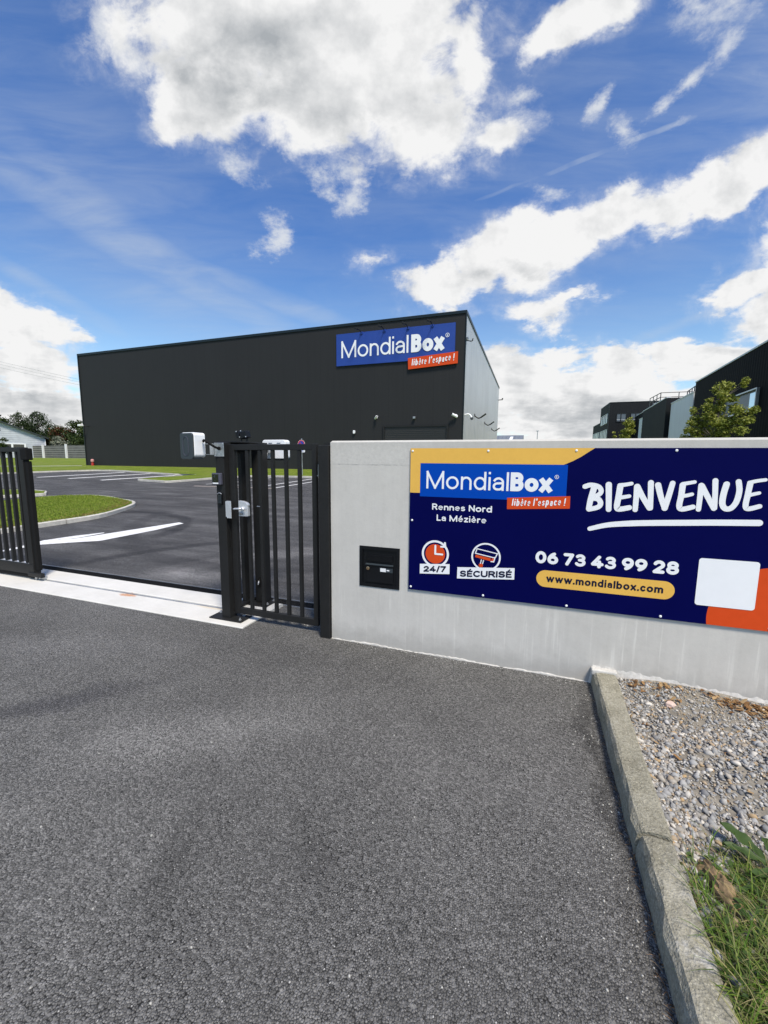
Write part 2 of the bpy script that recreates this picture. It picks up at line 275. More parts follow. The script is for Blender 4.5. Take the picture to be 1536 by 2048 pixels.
def concrete_wall(t, b):
    p = pos(t); sp = t.new('ShaderNodeSeparateXYZ'); t.l.new(p, sp.inputs[0]); z = sp.outputs[2]; x = sp.outputs[0]
    n1 = t.noise(p, 2.0, 6, .6); n2 = t.noise(p, 40, 5, .7); n0 = t.noise(p, 9, 6, .65)
    drip = t.noise(t.map(p, scale=(9, 9, .55)), 2.2, 5, .6); drip2 = t.noise(t.map(p, scale=(22, 22, .8)), 2.0, 4, .6)
    k = t.math('ADD', t.math('ADD', t.math('MULTIPLY', n1, .40), t.math('MULTIPLY', n2, .16)), t.math('ADD', t.math('MULTIPLY', n0, .2), t.math('MULTIPLY', drip, .24)))
    c = t.ramp(k, [(.34, (.490, .472, .435)), (.5, (.560, .540, .500)), (.66, (.620, .598, .555))])
    # lime runs below the board and the letter box
    run = t.math('MULTIPLY', t.rng(drip2, .54, .70), t.rng(z, .62, .38))
    c = t.mix(t.math('MULTIPLY', run, .62), c, (.70, .68, .63))
    dirt = t.math('MULTIPLY', t.rng(t.math('ADD', z, t.math('MULTIPLY', t.math('SUBTRACT', n0, .5), .24)), .24, .01), .6)
    c = t.mix(dirt, c, (.36, .345, .315))
    # casting joint of the top lift, left end
    zj = t.math('ADD', z, t.math('MULTIPLY', t.math('SUBTRACT', t.noise(p, 14, 4, .7), .5), .02))
    top = t.math('MULTIPLY', t.rng(zj, 1.548, 1.562), t.rng(x, -.7, -.95))
    c = t.mix(t.math('MULTIPLY', top, .35), c, t.ramp(n2, [(.3, (.44, .425, .40)), (.7, (.66, .64, .60))]))
    jl = t.math('MULTIPLY', t.rng(t.math('ABSOLUTE', t.math('SUBTRACT', zj, 1.555)), .007, .001), t.math('MULTIPLY', t.rng(n0, .45, .6), t.rng(x, -.9, -1.0)))
    c = t.mix(t.math('MULTIPLY', jl, .5), c, (.25, .24, .235))
    tb = t.math('MULTIPLY', t.rng(z, 1.66, 1.74), .2)
    c = t.mix(tb, c, (.42, .405, .38))
    t.put(b.inputs['Base Color'], c); b.inputs['Roughness'].default_value = .9; b.inputs['Specular IOR Level'].default_value = .25
    pit = t.voro(p, 55); pits = t.math('MULTIPLY', t.rng(pit, .12, .03), t.rng(n1, .5, .62))
    h = t.math('ADD', t.math('MULTIPLY', n2, .5), t.math('SUBTRACT', t.math('MULTIPLY', n0, .8), t.math('MULTIPLY', pits, 1.2)))
    h = t.math('ADD', h, t.math('MULTIPLY', top, .5))
    t.put(b.inputs['Normal'], t.bump(h, .22, .006))
M['wall_concrete'] = mat('rendered concrete', build=concrete_wall)
def strip_concrete(t, b):
    p = pos(t); n1 = t.noise(p, 3, 6, .65); n2 = t.noise(p, 60, 5, .7); br = t.noise(t.map(p, rot=(0, 0, R(35)), scale=(2, 26, 1)), 3, 5, .6)
    k = t.math('ADD', t.math('MULTIPLY', n1, .5), t.math('ADD', t.math('MULTIPLY', n2, .2), t.math('MULTIPLY', br, .3)))
    c = t.ramp(k, [(.33, (.56, .545, .50)), (.5, (.63, .615, .57)), (.68, (.70, .685, .64))])
    rust = t.rng(t.vmath('LENGTH', t.map(t.vmath('ADD', p, t.vmath('MULTIPLY', t.vmath('SUBTRACT', t.noise(p, 12, 4, .6, out='Color'), (.5, .5, .5)), (.16, .1, 0))), (-4.32, 3.30, 0), (0, 0, 0), (.17, .045, 1), 'TEXTURE')), 1, .3)
    c = t.mix(t.math('MULTIPLY', rust, .8), c, (.50, .19, .05))
    rust2 = t.rng(t.vmath('LENGTH', t.map(p, (-3.1, 3.31, 0), (0, 0, 0), (.3, .03, 1), 'TEXTURE')), 1, .4)
    c = t.mix(t.math('MULTIPLY', rust2, .35), c, (.6, .45, .22))
    t.put(b.inputs['Base Color'], c); b.inputs['Roughness'].default_value = .88
    t.put(b.inputs['Normal'], t.bump(t.math('ADD', n2, br), .25, .004))
M['strip_concrete'] = mat('pale concrete', build=strip_concrete)
def kerb_mat(t, b):
    p = pos(t); n1 = t.noise(p, 5, 6, .65); n2 = t.noise(p, 70, 5, .7)
    k = t.math('ADD', t.math('MULTIPLY', n1, .45), t.math('MULTIPLY', n2, .55))
    c = t.ramp(k, [(.30, (.115, .108, .080)), (.43, (.235, .220, .165)), (.56, (.355, .335, .265)), (.72, (.50, .475, .395))])
    v = t.new('ShaderNodeTexVoronoi'); t.put(v.inputs['Vector'], p); v.inputs['Scale'].default_value = 130
    s = t.new('ShaderNodeSeparateColor'); t.l.new(v.outputs['Color'], s.inputs[0])
    fl = t.math('MULTIPLY', t.math('GREATER_THAN', s.outputs[0], .74), t.rng(v.outputs['Distance'], .48, .2))
    c = t.mix(t.math('MULTIPLY', fl, .75), c, (.50, .47, .36))
    dk = t.math('MULTIPLY', t.math('LESS_THAN', s.outputs[1], .1), t.rng(v.outputs['Distance'], .35, .15))
    c = t.mix(t.math('MULTIPLY', dk, .7), c, (.10, .10, .085))
    lime = t.math('MULTIPLY', t.rng(t.noise(p, 3.6, 6, .75), .57, .68), .6)
    c = t.mix(lime, c, (.62, .61, .58))
    t.put(b.inputs['Base Color'], c); b.inputs['Roughness'].default_value = .92; b.inputs['Specular IOR Level'].default_value = .2
    t.put(b.inputs['Normal'], t.bump(t.math('ADD', n2, t.math('MULTIPLY', v.outputs['Distance'], .5)), .9, .008))
M['kerb'] = mat('weathered kerb concrete', build=kerb_mat)
M['kerb_pale'] = mat('pale kerb concrete', (.50, .48, .43), .9, build=speck(.22, 9, .3))
def grass_mat(t, b):
    p = pos(t); n1 = t.noise(p, 1.2, 6, .65); n2 = t.noise(p, 25, 5, .75); n3 = t.noise(t.map(p, rot=(0, 0, R(20)), scale=(1, 4, 1)), 7, 5, .7)
    k = t.math('ADD', t.math('MULTIPLY', n1, .35), t.math('ADD', t.math('MULTIPLY', n2, .3), t.math('MULTIPLY', n3, .35)))
    dry = t.math('MULTIPLY', t.rng(t.noise(p, .75, 6, .7), .52, .68), .45)
    c = t.ramp(k, [(.34, (.055, .105, .008)), (.46, (.128, .188, .020)), (.56, (.210, .262, .036)), (.68, (.320, .325, .075))])
    c = t.mix(dry, c, (.30, .27, .11)); t.put(b.inputs['Base Color'], c); b.inputs['Roughness'].default_value = .9; b.inputs['Specular IOR Level'].default_value = .15
    t.put(b.inputs['Normal'], t.bump(t.math('ADD', n2, n3), 1.0, .05))
M['lawn'] = mat('mown grass', build=grass_mat)
def leafy(name, cols, rough=.6, trans=.25):
    def f(t, b):
        r = t.new('ShaderNodeNewGeometry').outputs['Random Per Island']
        n = len(cols); c = t.ramp(r, [(i / (n - 1), x) for i, x in enumerate(cols)])
        t.put(b.inputs['Base Color'], c); b.inputs['Roughness'].default_value = rough; b.inputs['Specular IOR Level'].default_value = .25
        tr = t.new('ShaderNodeBsdfTranslucent'); t.l.new(c, tr.inputs[0])
        mx = t.new('ShaderNodeMixShader'); mx.inputs[0].default_value = trans
        t.l.new(b.outputs[0], mx.inputs[1]); t.l.new(tr.outputs[0], mx.inputs[2]); t.l.new(mx.outputs[0], t.n['Material Output'].inputs[0])
    return mat(name, build=f)
M['blade'] = leafy('grass blades', [(.045, .090, .012), (.09, .175, .018), (.14, .235, .028), (.21, .26, .055), (.36, .30, .15), (.05, .105, .015), (.25, .22, .10)])
M['dock'] = leafy('dock leaf', [(.045, .085, .022), (.07, .115, .032)], .5)
M['leaf_tree'] = leafy('tree leaves', [(.12, .145, .020), (.19, .22, .030), (.27, .29, .048), (.37, .38, .09), (.22, .25, .045)], .5, .3)
M['leaf_conifer'] = leafy('conifer sprays', [(.010, .022, .007), (.022, .042, .010), (.042, .066, .016), (.018, .032, .009)], .7, .1)
M['leaf_red'] = leafy('russet leaves', [(.025, .040, .010), (.05, .065, .012), (.13, .040, .018), (.07, .028, .014), (.04, .055, .012)], .6, .2)
M['leaf_dark'] = leafy('dark hedge leaves', [(.012, .024, .007), (.03, .052, .010), (.065, .095, .020), (.02, .035, .008)], .6, .2)
M['leaf_silver'] = leafy('pale blossom', [(.05, .07, .03), (.20, .22, .16), (.32, .33, .26), (.08, .10, .05)], .7, .2)
M['dead_leaf'] = leafy('dry leaves', [(.16, .075, .025), (.30, .17, .07), (.42, .29, .15), (.22, .12, .05), (.10, .05, .02)], .8, .1)
M['bark'] = mat('bark', (.10, .085, .065), .9, build=speck(.4, 30, .8))
M['nap'] = leafy('lawn blades', [(.09, .16, .010), (.15, .24, .016), (.23, .31, .028), (.31, .33, .07), (.13, .21, .014)], .7, .3)
M['stone'] = leafy('gravel stones', [(.14, .14, .138), (.27, .27, .265), (.37, .368, .355), (.20, .20, .20), (.52, .505, .475), (.33, .328, .315), (.44, .30, .15), (.29, .29, .275), (.64, .60, .53), (.25, .235, .215), (.41, .375, .32)], .85, 0)
M['rock'] = mat('brown rock', (.22, .155, .085), .95, spec=.15, build=speck(.75, 22, 1.0))
M['pink_rock'] = mat('pinkish stone', (.58, .44, .37), .9, build=speck(.2, 40, .7))
M['chips'] = mat('white chippings', (.45, .44, .40), .85)
def cladding(name, c, rough, metal, axis, pitch, depth, tone=.1, sp_=.22):
    def f(t, b):
        p = pos(t); sp = t.new('ShaderNodeSeparateXYZ'); t.l.new(p, sp.inputs[0]); a = sp.outputs[axis]
        ph = t.math('FRACT', t.math('DIVIDE', a, pitch))
        rib = t.math('MULTIPLY', t.rng(ph, .0, .12), t.rng(ph, .62, .5))
        n = t.noise(p, .35, 4, .6); n2 = t.noise(t.map(p, scale=(3, 3, .12)), 1.6, 5, .6)
        k = t.math('ADD', t.math('MULTIPLY', n, .5), t.math('MULTIPLY', n2, .5))
        base = t.mix(t.rng(k, .3, .7), tuple(x * (1 - tone) for x in c), tuple(x * (1 + tone) for x in c))
        pan = t.math('FRACT', t.math('DIVIDE', a, pitch * 4)); seam = t.rng(t.math('ABSOLUTE', t.math('SUBTRACT', pan, .5)), .485, .499)
        base = t.mix(t.math('MULTIPLY', seam, .5), base, tuple(x * .45 for x in c))
        t.put(b.inputs['Base Color'], base); b.inputs['Roughness'].default_value = rough; b.inputs['Metallic'].default_value = metal
        b.inputs['Specular IOR Level'].default_value = sp_; t.put(b.inputs['Normal'], t.bump(rib, .55, depth))
    return mat(name, build=f)
M['clad_dark'] = cladding('anthracite cladding', (.0225, .0228, .0234), .6, 0, 0, .25, .0015, .06)
M['clad_silver'] = cladding('silver ribbed cladding', (.56, .565, .57), .42, .35, 1, .6, .10, .10)
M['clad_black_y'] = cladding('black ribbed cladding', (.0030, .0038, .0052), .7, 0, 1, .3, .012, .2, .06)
M['clad_dark_y'] = cladding('charcoal cladding', (.0160, .0180, .0200), .7, 0, 1, .3, .006, .14, .1)
M['clad_grey_y'] = cladding('blue grey cladding', (.74, .76, .79), .7, 0, 1, .3, .003, .06, .1)
M['clad_dark_x'] = cladding('charcoal cladding front', (.010, .011, .013), .6, 0, 0, .3, .006, .14)
M['trim_teal'] = mat('dark teal edge trim', (.010, .017, .018), .35, .3)
M['steel_dark'] = mat('dark grey steel', (.05, .054, .06), .5, build=speck(.1, 20))
M['trim_grey'] = mat('light grey coping', (.62, .63, .64), .5, .1, build=speck(.1, 5))
M['door_dark'] = mat('sectional door', (.011, .012, .013), .5, build=lambda t, b: t.put(b.inputs['Normal'], t.bump(t.rng(t.math('FRACT', t.math('DIVIDE', (lambda s: (t.l.new(pos(t), s.inputs[0]), s.outputs[2])[1])(t.new('ShaderNodeSeparateXYZ')), .12)), .0, .15), .6, .02)))
def clapboard(t, b):
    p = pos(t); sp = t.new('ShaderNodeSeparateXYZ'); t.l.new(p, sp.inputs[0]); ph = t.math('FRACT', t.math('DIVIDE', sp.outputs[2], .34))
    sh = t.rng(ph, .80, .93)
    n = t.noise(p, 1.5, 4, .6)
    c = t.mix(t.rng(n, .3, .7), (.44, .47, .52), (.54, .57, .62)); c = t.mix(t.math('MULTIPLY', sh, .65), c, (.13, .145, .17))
    t.put(b.inputs['Base Color'], c); b.inputs['Roughness'].default_value = .75
M['clapboard'] = mat('pale blue weatherboard', build=clapboard)
M['slate'] = mat('dark roof', (.022, .032, .034), .7, build=speck(.25, 2))
def fence_mat(t, b):
    p = pos(t); sp = t.new('ShaderNodeSeparateXYZ'); t.l.new(p, sp.inputs[0]); ph = t.math('FRACT', t.math('DIVIDE', sp.outputs[2], .36))
    n = t.noise(p, .9, 5, .65)
    c = t.mix(t.rng(n, .3, .7), (.075, .078, .074), (.14, .14, .13)); c = t.mix(t.rng(ph, .6, .78), c, (.25, .25, .24)); c = t.mix(t.rng(ph, .10, .02), c, (.02, .02, .02))
    t.put(b.inputs['Base Color'], c); b.inputs['Roughness'].default_value = .9
M['fence_panel'] = mat('weathered concrete planks', build=fence_mat)
M['grey_roof'] = cladding('grey sheet roof', (.17, .19, .22), .5, .1, 0, .9, .1, .1)

# ------------------------------------------------------------------ mesh helpers
ORG = {}
class MB:
    def __init__(s): s.v = []; s.f = []; s.bev = []
    def add(s, vs, fs):
        o = len(s.v); s.v += [tuple(map(float, v)) for v in vs]; s.f += [tuple(i + o for i in f) for f in fs]; return s
    def box(s, x0, x1, y0, y1, z0, z1, mtx=None):
        vs = [(x, y, z) for z in (z0, z1) for y in (y0, y1) for x in (x0, x1)]
        if mtx is not None: vs = [tuple(mtx @ Vector(v)) for v in vs]
        return s.add(vs, [(0, 2, 3, 1), (4, 5, 7, 6), (0, 1, 5, 4), (2, 6, 7, 3), (0, 4, 6, 2), (1, 3, 7, 5)])
    def prism(s, poly, axis, a0, a1):
        """poly of 2D points extruded along an axis; x: (y,z), y: (x,z), z: (x,y)"""
        def P(p, a): return {'x': (a, p[0], p[1]), 'y': (p[0], a, p[1]), 'z': (p[0], p[1], a)}[axis]
        n = len(poly); vs = [P(p, a0) for p in poly] + [P(p, a1) for p in poly]
        return s.add(vs, [tuple(range(n))[::-1], tuple(range(n, 2 * n))] + [(i, (i + 1) % n, n + (i + 1) % n, n + i) for i in range(n)])
    def tube(s, pts, r, n=10, caps=True):
        pts = [Vector(p) for p in pts]; rs = r if isinstance(r, (list, tuple)) else [r] * len(pts)
        up = Vector((0, 0, 1)); o = len(s.v); prev = None
        for i, p in enumerate(pts):
            t = (pts[min(i + 1, len(pts) - 1)] - pts[max(i - 1, 0)]).normalized()
            if prev is None: a = t.cross(up if abs(t.z) < .95 else Vector((1, 0, 0))).normalized()
            else: a = (prev - t * prev.dot(t)).normalized()
            prev = a; b = t.cross(a)
            for k in range(n):
                g = 2 * math.pi * k / n; q = p + (a * math.cos(g) + b * math.sin(g)) * rs[i]; s.v.append(tuple(q))
        for i in range(len(pts) - 1):
            for k in range(n):
                k2 = (k + 1) % n; s.f.append((o + i * n + k, o + i * n + k2, o + (i + 1) * n + k2, o + (i + 1) * n + k))
        if caps:
            s.f.append(tuple(o + k for k in range(n))[::-1]); s.f.append(tuple(o + (len(pts) - 1) * n + k for k in range(n)))
        return s
    def cyl(s, p0, p1, r, n=16, r1=None): return s.tube([p0, p1], [r, r if r1 is None else r1], n)
    def flat(s, poly, y):                       # a sheet in a wall plane facing -Y, poly counter-clockwise in (x,z)
        return s.add([(p[0], y, p[1]) for p in poly], [tuple(range(len(poly)))])
    def sheet(s, poly, zf):
        return s.add([(p[0], p[1], zf(p[0], p[1])) for p in poly], [tuple(range(len(poly)))])
    def build(s, name, mt, parent=None, bevel=0., smooth=False, fix=True, seg=2):
        org = Vector((0, 0, 0)); q = parent
        if q is not None: org = ORG.get(q.name, Vector((0, 0, 0)))
        me = bpy.data.meshes.new(name); me.from_pydata([tuple(Vector(v) - org) for v in s.v], [], s.f); me.update()
        if fix or bevel:
            bm = bmesh.new(); bm.from_mesh(me)
            if bevel:
                ed = [e for e in bm.edges if len(e.link_faces) == 2 and e.calc_face_angle(0) > .6]
                bmesh.ops.bevel(bm, geom=ed, offset=bevel, segments=seg, affect='EDGES', profile=.5, clamp_overlap=True)
            if fix: bmesh.ops.recalc_face_normals(bm, faces=bm.faces)
            bm.to_mesh(me); bm.free()
        if smooth:
            me.polygons.foreach_set('use_smooth', [True] * len(me.polygons))
        me.materials.append(mt); o = bpy.data.objects.new(name, me); col.objects.link(o)
        if parent is not None: o.parent = parent; ORG[o.name] = org
        return o
def thing(name, label, cat, loc=(0, 0, 0), group=None):
    o = bpy.data.objects.new(name, None); o.empty_display_size = .2; col.objects.link(o); o.location = loc; ORG[o.name] = Vector(loc)
    return tag(o, label, cat, group)
def tag(o, label, cat, group=None):
    o['label'] = label; o['category'] = cat
    if group: o['group'] = group
    return o
def kind(o, k): o['kind'] = k; return o
def copy_thing(r, loc, label, rotz=None, group=None):
    c = r.copy(); col.objects.link(c); c.location = loc; c['label'] = label
    if rotz is not None: c.rotation_euler = (0, 0, rotz)
    for ch in list(r.children):
        d = ch.copy(); col.objects.link(d); d.parent = c
        for g in ch.children:
            e = g.copy(); col.objects.link(e); e.parent = d
    return c
def numpy_obj(name, V, Fq, mt, parent=None, n=4):
    org = np.array(ORG.get(parent.name, Vector((0, 0, 0)))) if parent is not None else np.zeros(3)
    me = bpy.data.meshes.new(name); nv = len(V); nf = len(Fq)
    me.vertices.add(nv); me.vertices.foreach_set('co', (V - org).astype(np.float32).ravel())
    me.loops.add(nf * n); me.loops.foreach_set('vertex_index', Fq.astype(np.int32).ravel())
    me.polygons.add(nf); me.polygons.foreach_set('loop_start', np.arange(0, nf * n, n, dtype=np.int32))
    me.update(calc_edges=True); me.validate()
    me.materials.append(mt); o = bpy.data.objects.new(name, me); col.objects.link(o)
    if parent is not None: o.parent = parent; ORG[o.name] = Vector(org)
    return o

# ------------------------------------------------------------------ stroke lettering
def arc(cx, cy, rx, ry, a0, a1, n=14):
    return [(cx + rx * math.cos(R(a0 + (a1 - a0) * i / n)), cy + ry * math.sin(R(a0 + (a1 - a0) * i / n))) for i in range(n + 1)]
X = .72
GL = {
 'M': (.86, [[(0, 0), (0, 1)], [(0, 1), (.43, .0)], [(.43, .0), (.86, 1)], [(.86, 1), (.86, 0)]]),
 'o': (.60, [arc(.30, X / 2, .30, X / 2, 90, 450, 28)]),
 'n': (.50, [[(0, 0), (0, X)], [(0, .36)] + arc(.25, .45, .25, .27, 170, 0, 12) + [(.5, 0)]]),
 'm': (.82, [[(0, 0), (0, X)], [(0, .36)] + arc(.205, .47, .205, .25, 170, 0, 12) + [(.41, 0)], [(.41, .36)] + arc(.615, .47, .205, .25, 170, 0, 12) + [(.82, 0)]]),
 'd': (.56, [arc(.28, X / 2, .28, X / 2, 30, 330, 24), [(.56, 0), (.56, 1)]]),
 'b': (.56, [arc(.28, X / 2, .28, X / 2, -150, 150, 24), [(0, 0), (0, 1)]]),
 'p': (.56, [arc(.28, X / 2, .28, X / 2, -150, 150, 24), [(0, -.25), (0, X)]]),
 'i': (.0, [[(0, 0), (0, X)], [(0, .992), (0, 1)]]),
 'l': (.0, [[(0, 0), (0, 1)]]),
 'a': (.50, [arc(.25, .48, .24, .24, 155, 0, 12) + [(.49, 0)], [(.49, .42), (.22, .40)] + arc(.19, .205, .19, .195, 95, 270, 12) + arc(.22, .24, .27, .24, -70, -5, 6)]),
 'e': (.55, [[(.03, .37), (.55, .37)] + arc(.275, X / 2, .275, X / 2, 6, 304, 24)]),
 's': (.46, [arc(.23, .54, .21, .18, 28, 270, 14) + arc(.23, .18, .23, .18, 90, -150, 14)[1:]]),
 'r': (.34, [[(0, 0), (0, X)], [(0, .34)] + arc(.27, .42, .27, .30, 170, 72, 10)]),
 'z': (.46, [[(0, X), (.46, X)], [(.46, X), (0, 0)], [(0, 0), (.46, 0)]]),
 'x': (.52, [[(0, 0), (.52, X)], [(0, X), (.52, 0)]]),
 'c': (.50, [arc(.28, X / 2, .28, X / 2, 48, 312, 22)]),
 'w': (.84, [[(0, X), (.21, 0)], [(.21, 0), (.42, X)], [(.42, X), (.63, 0)], [(.63, 0), (.84, X)]]),
 '.': (.0, [[(0, 0), (0, .02)]]),
 '/': (.34, [[(0, -.08), (.34, 1.05)]]),
 "'": (.0, [[(.03, 1.0), (0, .82)]]),
 '!': (.0, [[(0, .34), (0, 1)], [(0, 0), (0, .02)]]),
 'B': (.58, [[(0, 0), (0, 1)], [(0, 1), (.30, 1)] + arc(.30, .765, .24, .235, 85, -90, 12) + [(0, .53)], [(.30, .53)] + arc(.32, .265, .26, .265, 85, -90, 12) + [(0, 0)]]),
 'R': (.58, [[(0, 0), (0, 1)], [(0, 1), (.30, 1)] + arc(.30, .74, .26, .26, 85, -90, 12) + [(0, .48)], [(.30, .48), (.58, 0)]]),
 'N': (.62, [[(0, 0), (0, 1)], [(0, 1), (.62, 0)], [(.62, 0), (.62, 1)]]),
 'L': (.46, [[(0, 1), (0, 0), (.46, 0)]]),
 'S': (.56, [arc(.28, .75, .26, .25, 28, 270, 16) + arc(.28, .25, .28, .25, 90, -152, 16)[1:]]),
 'E': (.48, [[(.48, 1), (0, 1), (0, 0), (.48, 0)], [(0, .51), (.42, .51)]]),
 'C': (.60, [arc(.34, .5, .34, .5, 48, 312, 26)]),
 'U': (.58, [[(0, 1), (0, .3)] + arc(.29, .3, .29, .3, 180, 360, 16) + [(.58, 1)]]),
 'I': (.0, [[(0, 0), (0, 1)]]),
 '0': (.58, [arc(.29, .5, .29, .5, 90, 450, 30)]),
 '6': (.56, [arc(.28, .31, .28, .31, 90, 450, 26), arc(.60, .31, .60, .69, 180, 112, 10)]),
 '9': (.56, [arc(.28, .69, .28, .31, 90, 450, 26), arc(-.04, .69, .60, .69, 0, -68, 10)]),
 '7': (.54, [[(0, 1), (.54, 1)], [(.54, 1), (.17, 0)]]),
 '3': (.54, [arc(.25, .765, .25, .235, 150, -90, 14) + [(.2, .53)], [(.2, .53)] + arc(.25, .265, .29, .265, 90, -152, 16)]),
 '4': (.62, [[(.42, 1), (0, .24)], [(0, .24), (.62, .24)], [(.44, .5), (.44, 0)]]),
 '2': (.54, [arc(.27, .71, .26, .29, 160, -30, 16) + [(.0, .0)], [(0, 0), (.54, 0)]]),
 '8': (.56, [arc(.28, .76, .24, .24, -90, 270, 22), arc(.28, .27, .28, .27, 90, 450, 24)]),
 ' ': (.26, []),
}
GL['é'] = (.55, GL['e'][1] + [[(.22, .86), (.36, 1.03)]]); GL['è'] = (.55, GL['e'][1] + [[(.34, .86), (.20, 1.03)]])
GL['É'] = (.48, GL['E'][1] + [[(.18, 1.16), (.32, 1.32)]])
ZSTEP = [0.0]; ZK = [1.0]
def thin(ch, k, w):
    if w < .14: return 1
    return {'e': (.72,), 'é': (.72,), 'è': (.72,), 'a': (.86, .78), 's': (.84,), '3': (.92, .92), 'z': (1, .8, 1)}.get(ch, (1, 1, 1, 1, 1))[min(k, 0 if ch in 'eéès' else k)]
def ribbon(mb, pts, w, cap, y, taper=None):
    """a flat stroke in a wall plane; pts in (x,z)"""
    P = [np.array(p, float) for p in pts]
    Q = [P[0]]
    for p in P[1:]:
        if np.linalg.norm(p - Q[-1]) > 1e-6: Q.append(p)
    P = Q; closed = len(P) > 3 and np.linalg.norm(P[0] - P[-1]) < w * .25
    if closed: P = P[:-1]
    n = len(P); yy = y - ZSTEP[0] * ZK[0]; ZSTEP[0] = (ZSTEP[0] + 2.5e-5) % 6e-4
    if not closed and cap == 'square':
        d = P[0] - P[1]; P[0] = P[0] + d / np.linalg.norm(d) * w / 2
        d = P[-1] - P[-2]; P[-1] = P[-1] + d / np.linalg.norm(d) * w / 2
    Lp, Rp = [], []
    for i in range(n):
        a = P[i] - P[i - 1] if (i > 0 or closed) else P[1] - P[0]
        b = P[(i + 1) % n] - P[i] if (i < n - 1 or closed) else P[-1] - P[-2]
        a = a / np.linalg.norm(a); b = b / np.linalg.norm(b)
        na = np.array([-a[1], a[0]]); nb = np.array([-b[1], b[0]]); nn = na + nb; ln = np.linalg.norm(nn)
        nn = nn / ln if ln > 1e-6 else na
        k = min(1 / max(.3, float(np.dot(nn, na))), 2.2) * w / 2
        if taper: k *= taper(i / max(1, n - 1))
        Lp.append(P[i] + nn * k); Rp.append(P[i] - nn * k)
    V = [(p[0], yy, p[1]) for p in Lp] + [(p[0], yy, p[1]) for p in Rp]
    Fc = [(n + i, n + i + 1, i + 1, i) for i in range(n - 1)]
    if closed: Fc.append((n + n - 1, n, 0, n - 1))
    mb.add(V, Fc)
    if not closed and cap == 'round':
        for c, q0, q1 in ((P[0], Lp[0], Rp[0]), (P[-1], Rp[-1], Lp[-1])):
            v = q0 - c; a0 = math.atan2(v[1], v[0]); r = np.linalg.norm(v)
            mb.add([(c[0] + r * math.cos(a0 + math.pi * i / 8), yy, c[1] + r * math.sin(a0 + math.pi * i / 8)) for i in range(9)], [tuple(range(9))])
def write(mb, s, x, z, cap_h, y, width=None, weight=.13, cap='square', gap=.16, slant=0., space=None):
    """s written from the left baseline point (x,z) in the plane y; width stretches the line"""
    def run(sx, emit):
        cur = 0.0; first = True; end = 0.0
        for ch in s:
            gw, st = GL[ch]
            if ch == ' ': cur += (space if space is not None else .30) * sx * cap_h; continue
            W = gw * sx * cap_h; t = weight * cap_h
            if gw == 0: W = 0
            tot = max(W, t)
            if emit:
                for k, q in enumerate(st):
                    pts = []
                    for (a, b) in q:
                        if gw == 0: px = cur + t / 2 + a * sx * cap_h
                        else: px = cur + t / 2 + (a / gw) * (tot - t)
                        zz = b * cap_h; ti = t / 2
                        if b <= 0: pz = zz + ti
                        elif b <= X: pz = ti + (zz / (X * cap_h)) * (X * cap_h - t)
                        elif b <= 1.001: pz = (X * cap_h - ti) + (b - X) / (1 - X) * ((1 - X) * cap_h)
                        else: pz = zz - ti
                        if b > X and ch in 'BRNLSECUI0679342 8ÉM/!' and b <= 1.001: pz = ti + b * (cap_h - t)
                        elif ch in 'BRNLSECUI0679342 8ÉM' and 0 < b <= X: pz = ti + b * (cap_h - t)
                        pts.append((x + px + slant * pz, z + pz))
                    ribbon(mb, pts, t * (.8 if (ch in 'éèÉ' and k == len(st) - 1) else thin(ch, k, weight)), cap, y)
            end = cur + tot; cur += tot + gap * cap_h * (sx if sx < 1 else 1)
        return end
    sx = 1.0
    if width:
        lo, hi = .2, 3.0
        for _ in range(40):
            sx = (lo + hi) / 2
            if run(sx, False) > width: hi = sx
            else: lo = sx
    return run(sx, True)
def disc(mb, cx, cz, r, y, n=40, a0=0, a1=360):
    mb.flat([(cx + r * math.cos(R(a0 + (a1 - a0) * i / n)), cz + r * math.sin(R(a0 + (a1 - a0) * i / n))) for i in range(n if a1 - a0 == 360 else n + 1)], y)
def rrect(x0, x1, z0, z1, r, n=8):
    p = []
    for cx, cz, a in ((x1 - r, z0 + r, -90), (x1 - r, z1 - r, 0), (x0 + r, z1 - r, 90), (x0 + r, z0 + r, 180)):
        p += [(cx + r * math.cos(R(a + 90 * i / n)), cz + r * math.sin(R(a + 90 * i / n))) for i in range(n + 1)]
    return p
def registered(mb, cx, cz, r, y):
    ribbon(mb, arc(cx, cz, r, r, 0, 360, 22), r * .26, 'flat', y)
    k = r * 1.0
    write(mb, 'R', cx - k * .32, cz - k * .5, k, y, weight=.22)

# ------------------------------------------------------------------ the ground
def tz(x, y): return 0.0 if y < 4 else (.034 * (y - 4) if y < 42 else .034 * 38)
mb = MB()
ys = [-300, -40, -5, 4, 42, 120, 400, 1500]; xs = [-1500, -300, -120, -40, 0, 60, 300, 1500]
g0 = len(mb.v)
mb.v = [(x, y, tz(x, y) - .03 - (.0 if y > 4 else .02)) for y in ys for x in xs]
mb.f = [(j * 8 + i, j * 8 + i + 1, (j + 1) * 8 + i + 1, (j + 1) * 8 + i) for j in range(7) for i in range(7)]
kind(mb.build('ground', M['lawn']), 'structure')
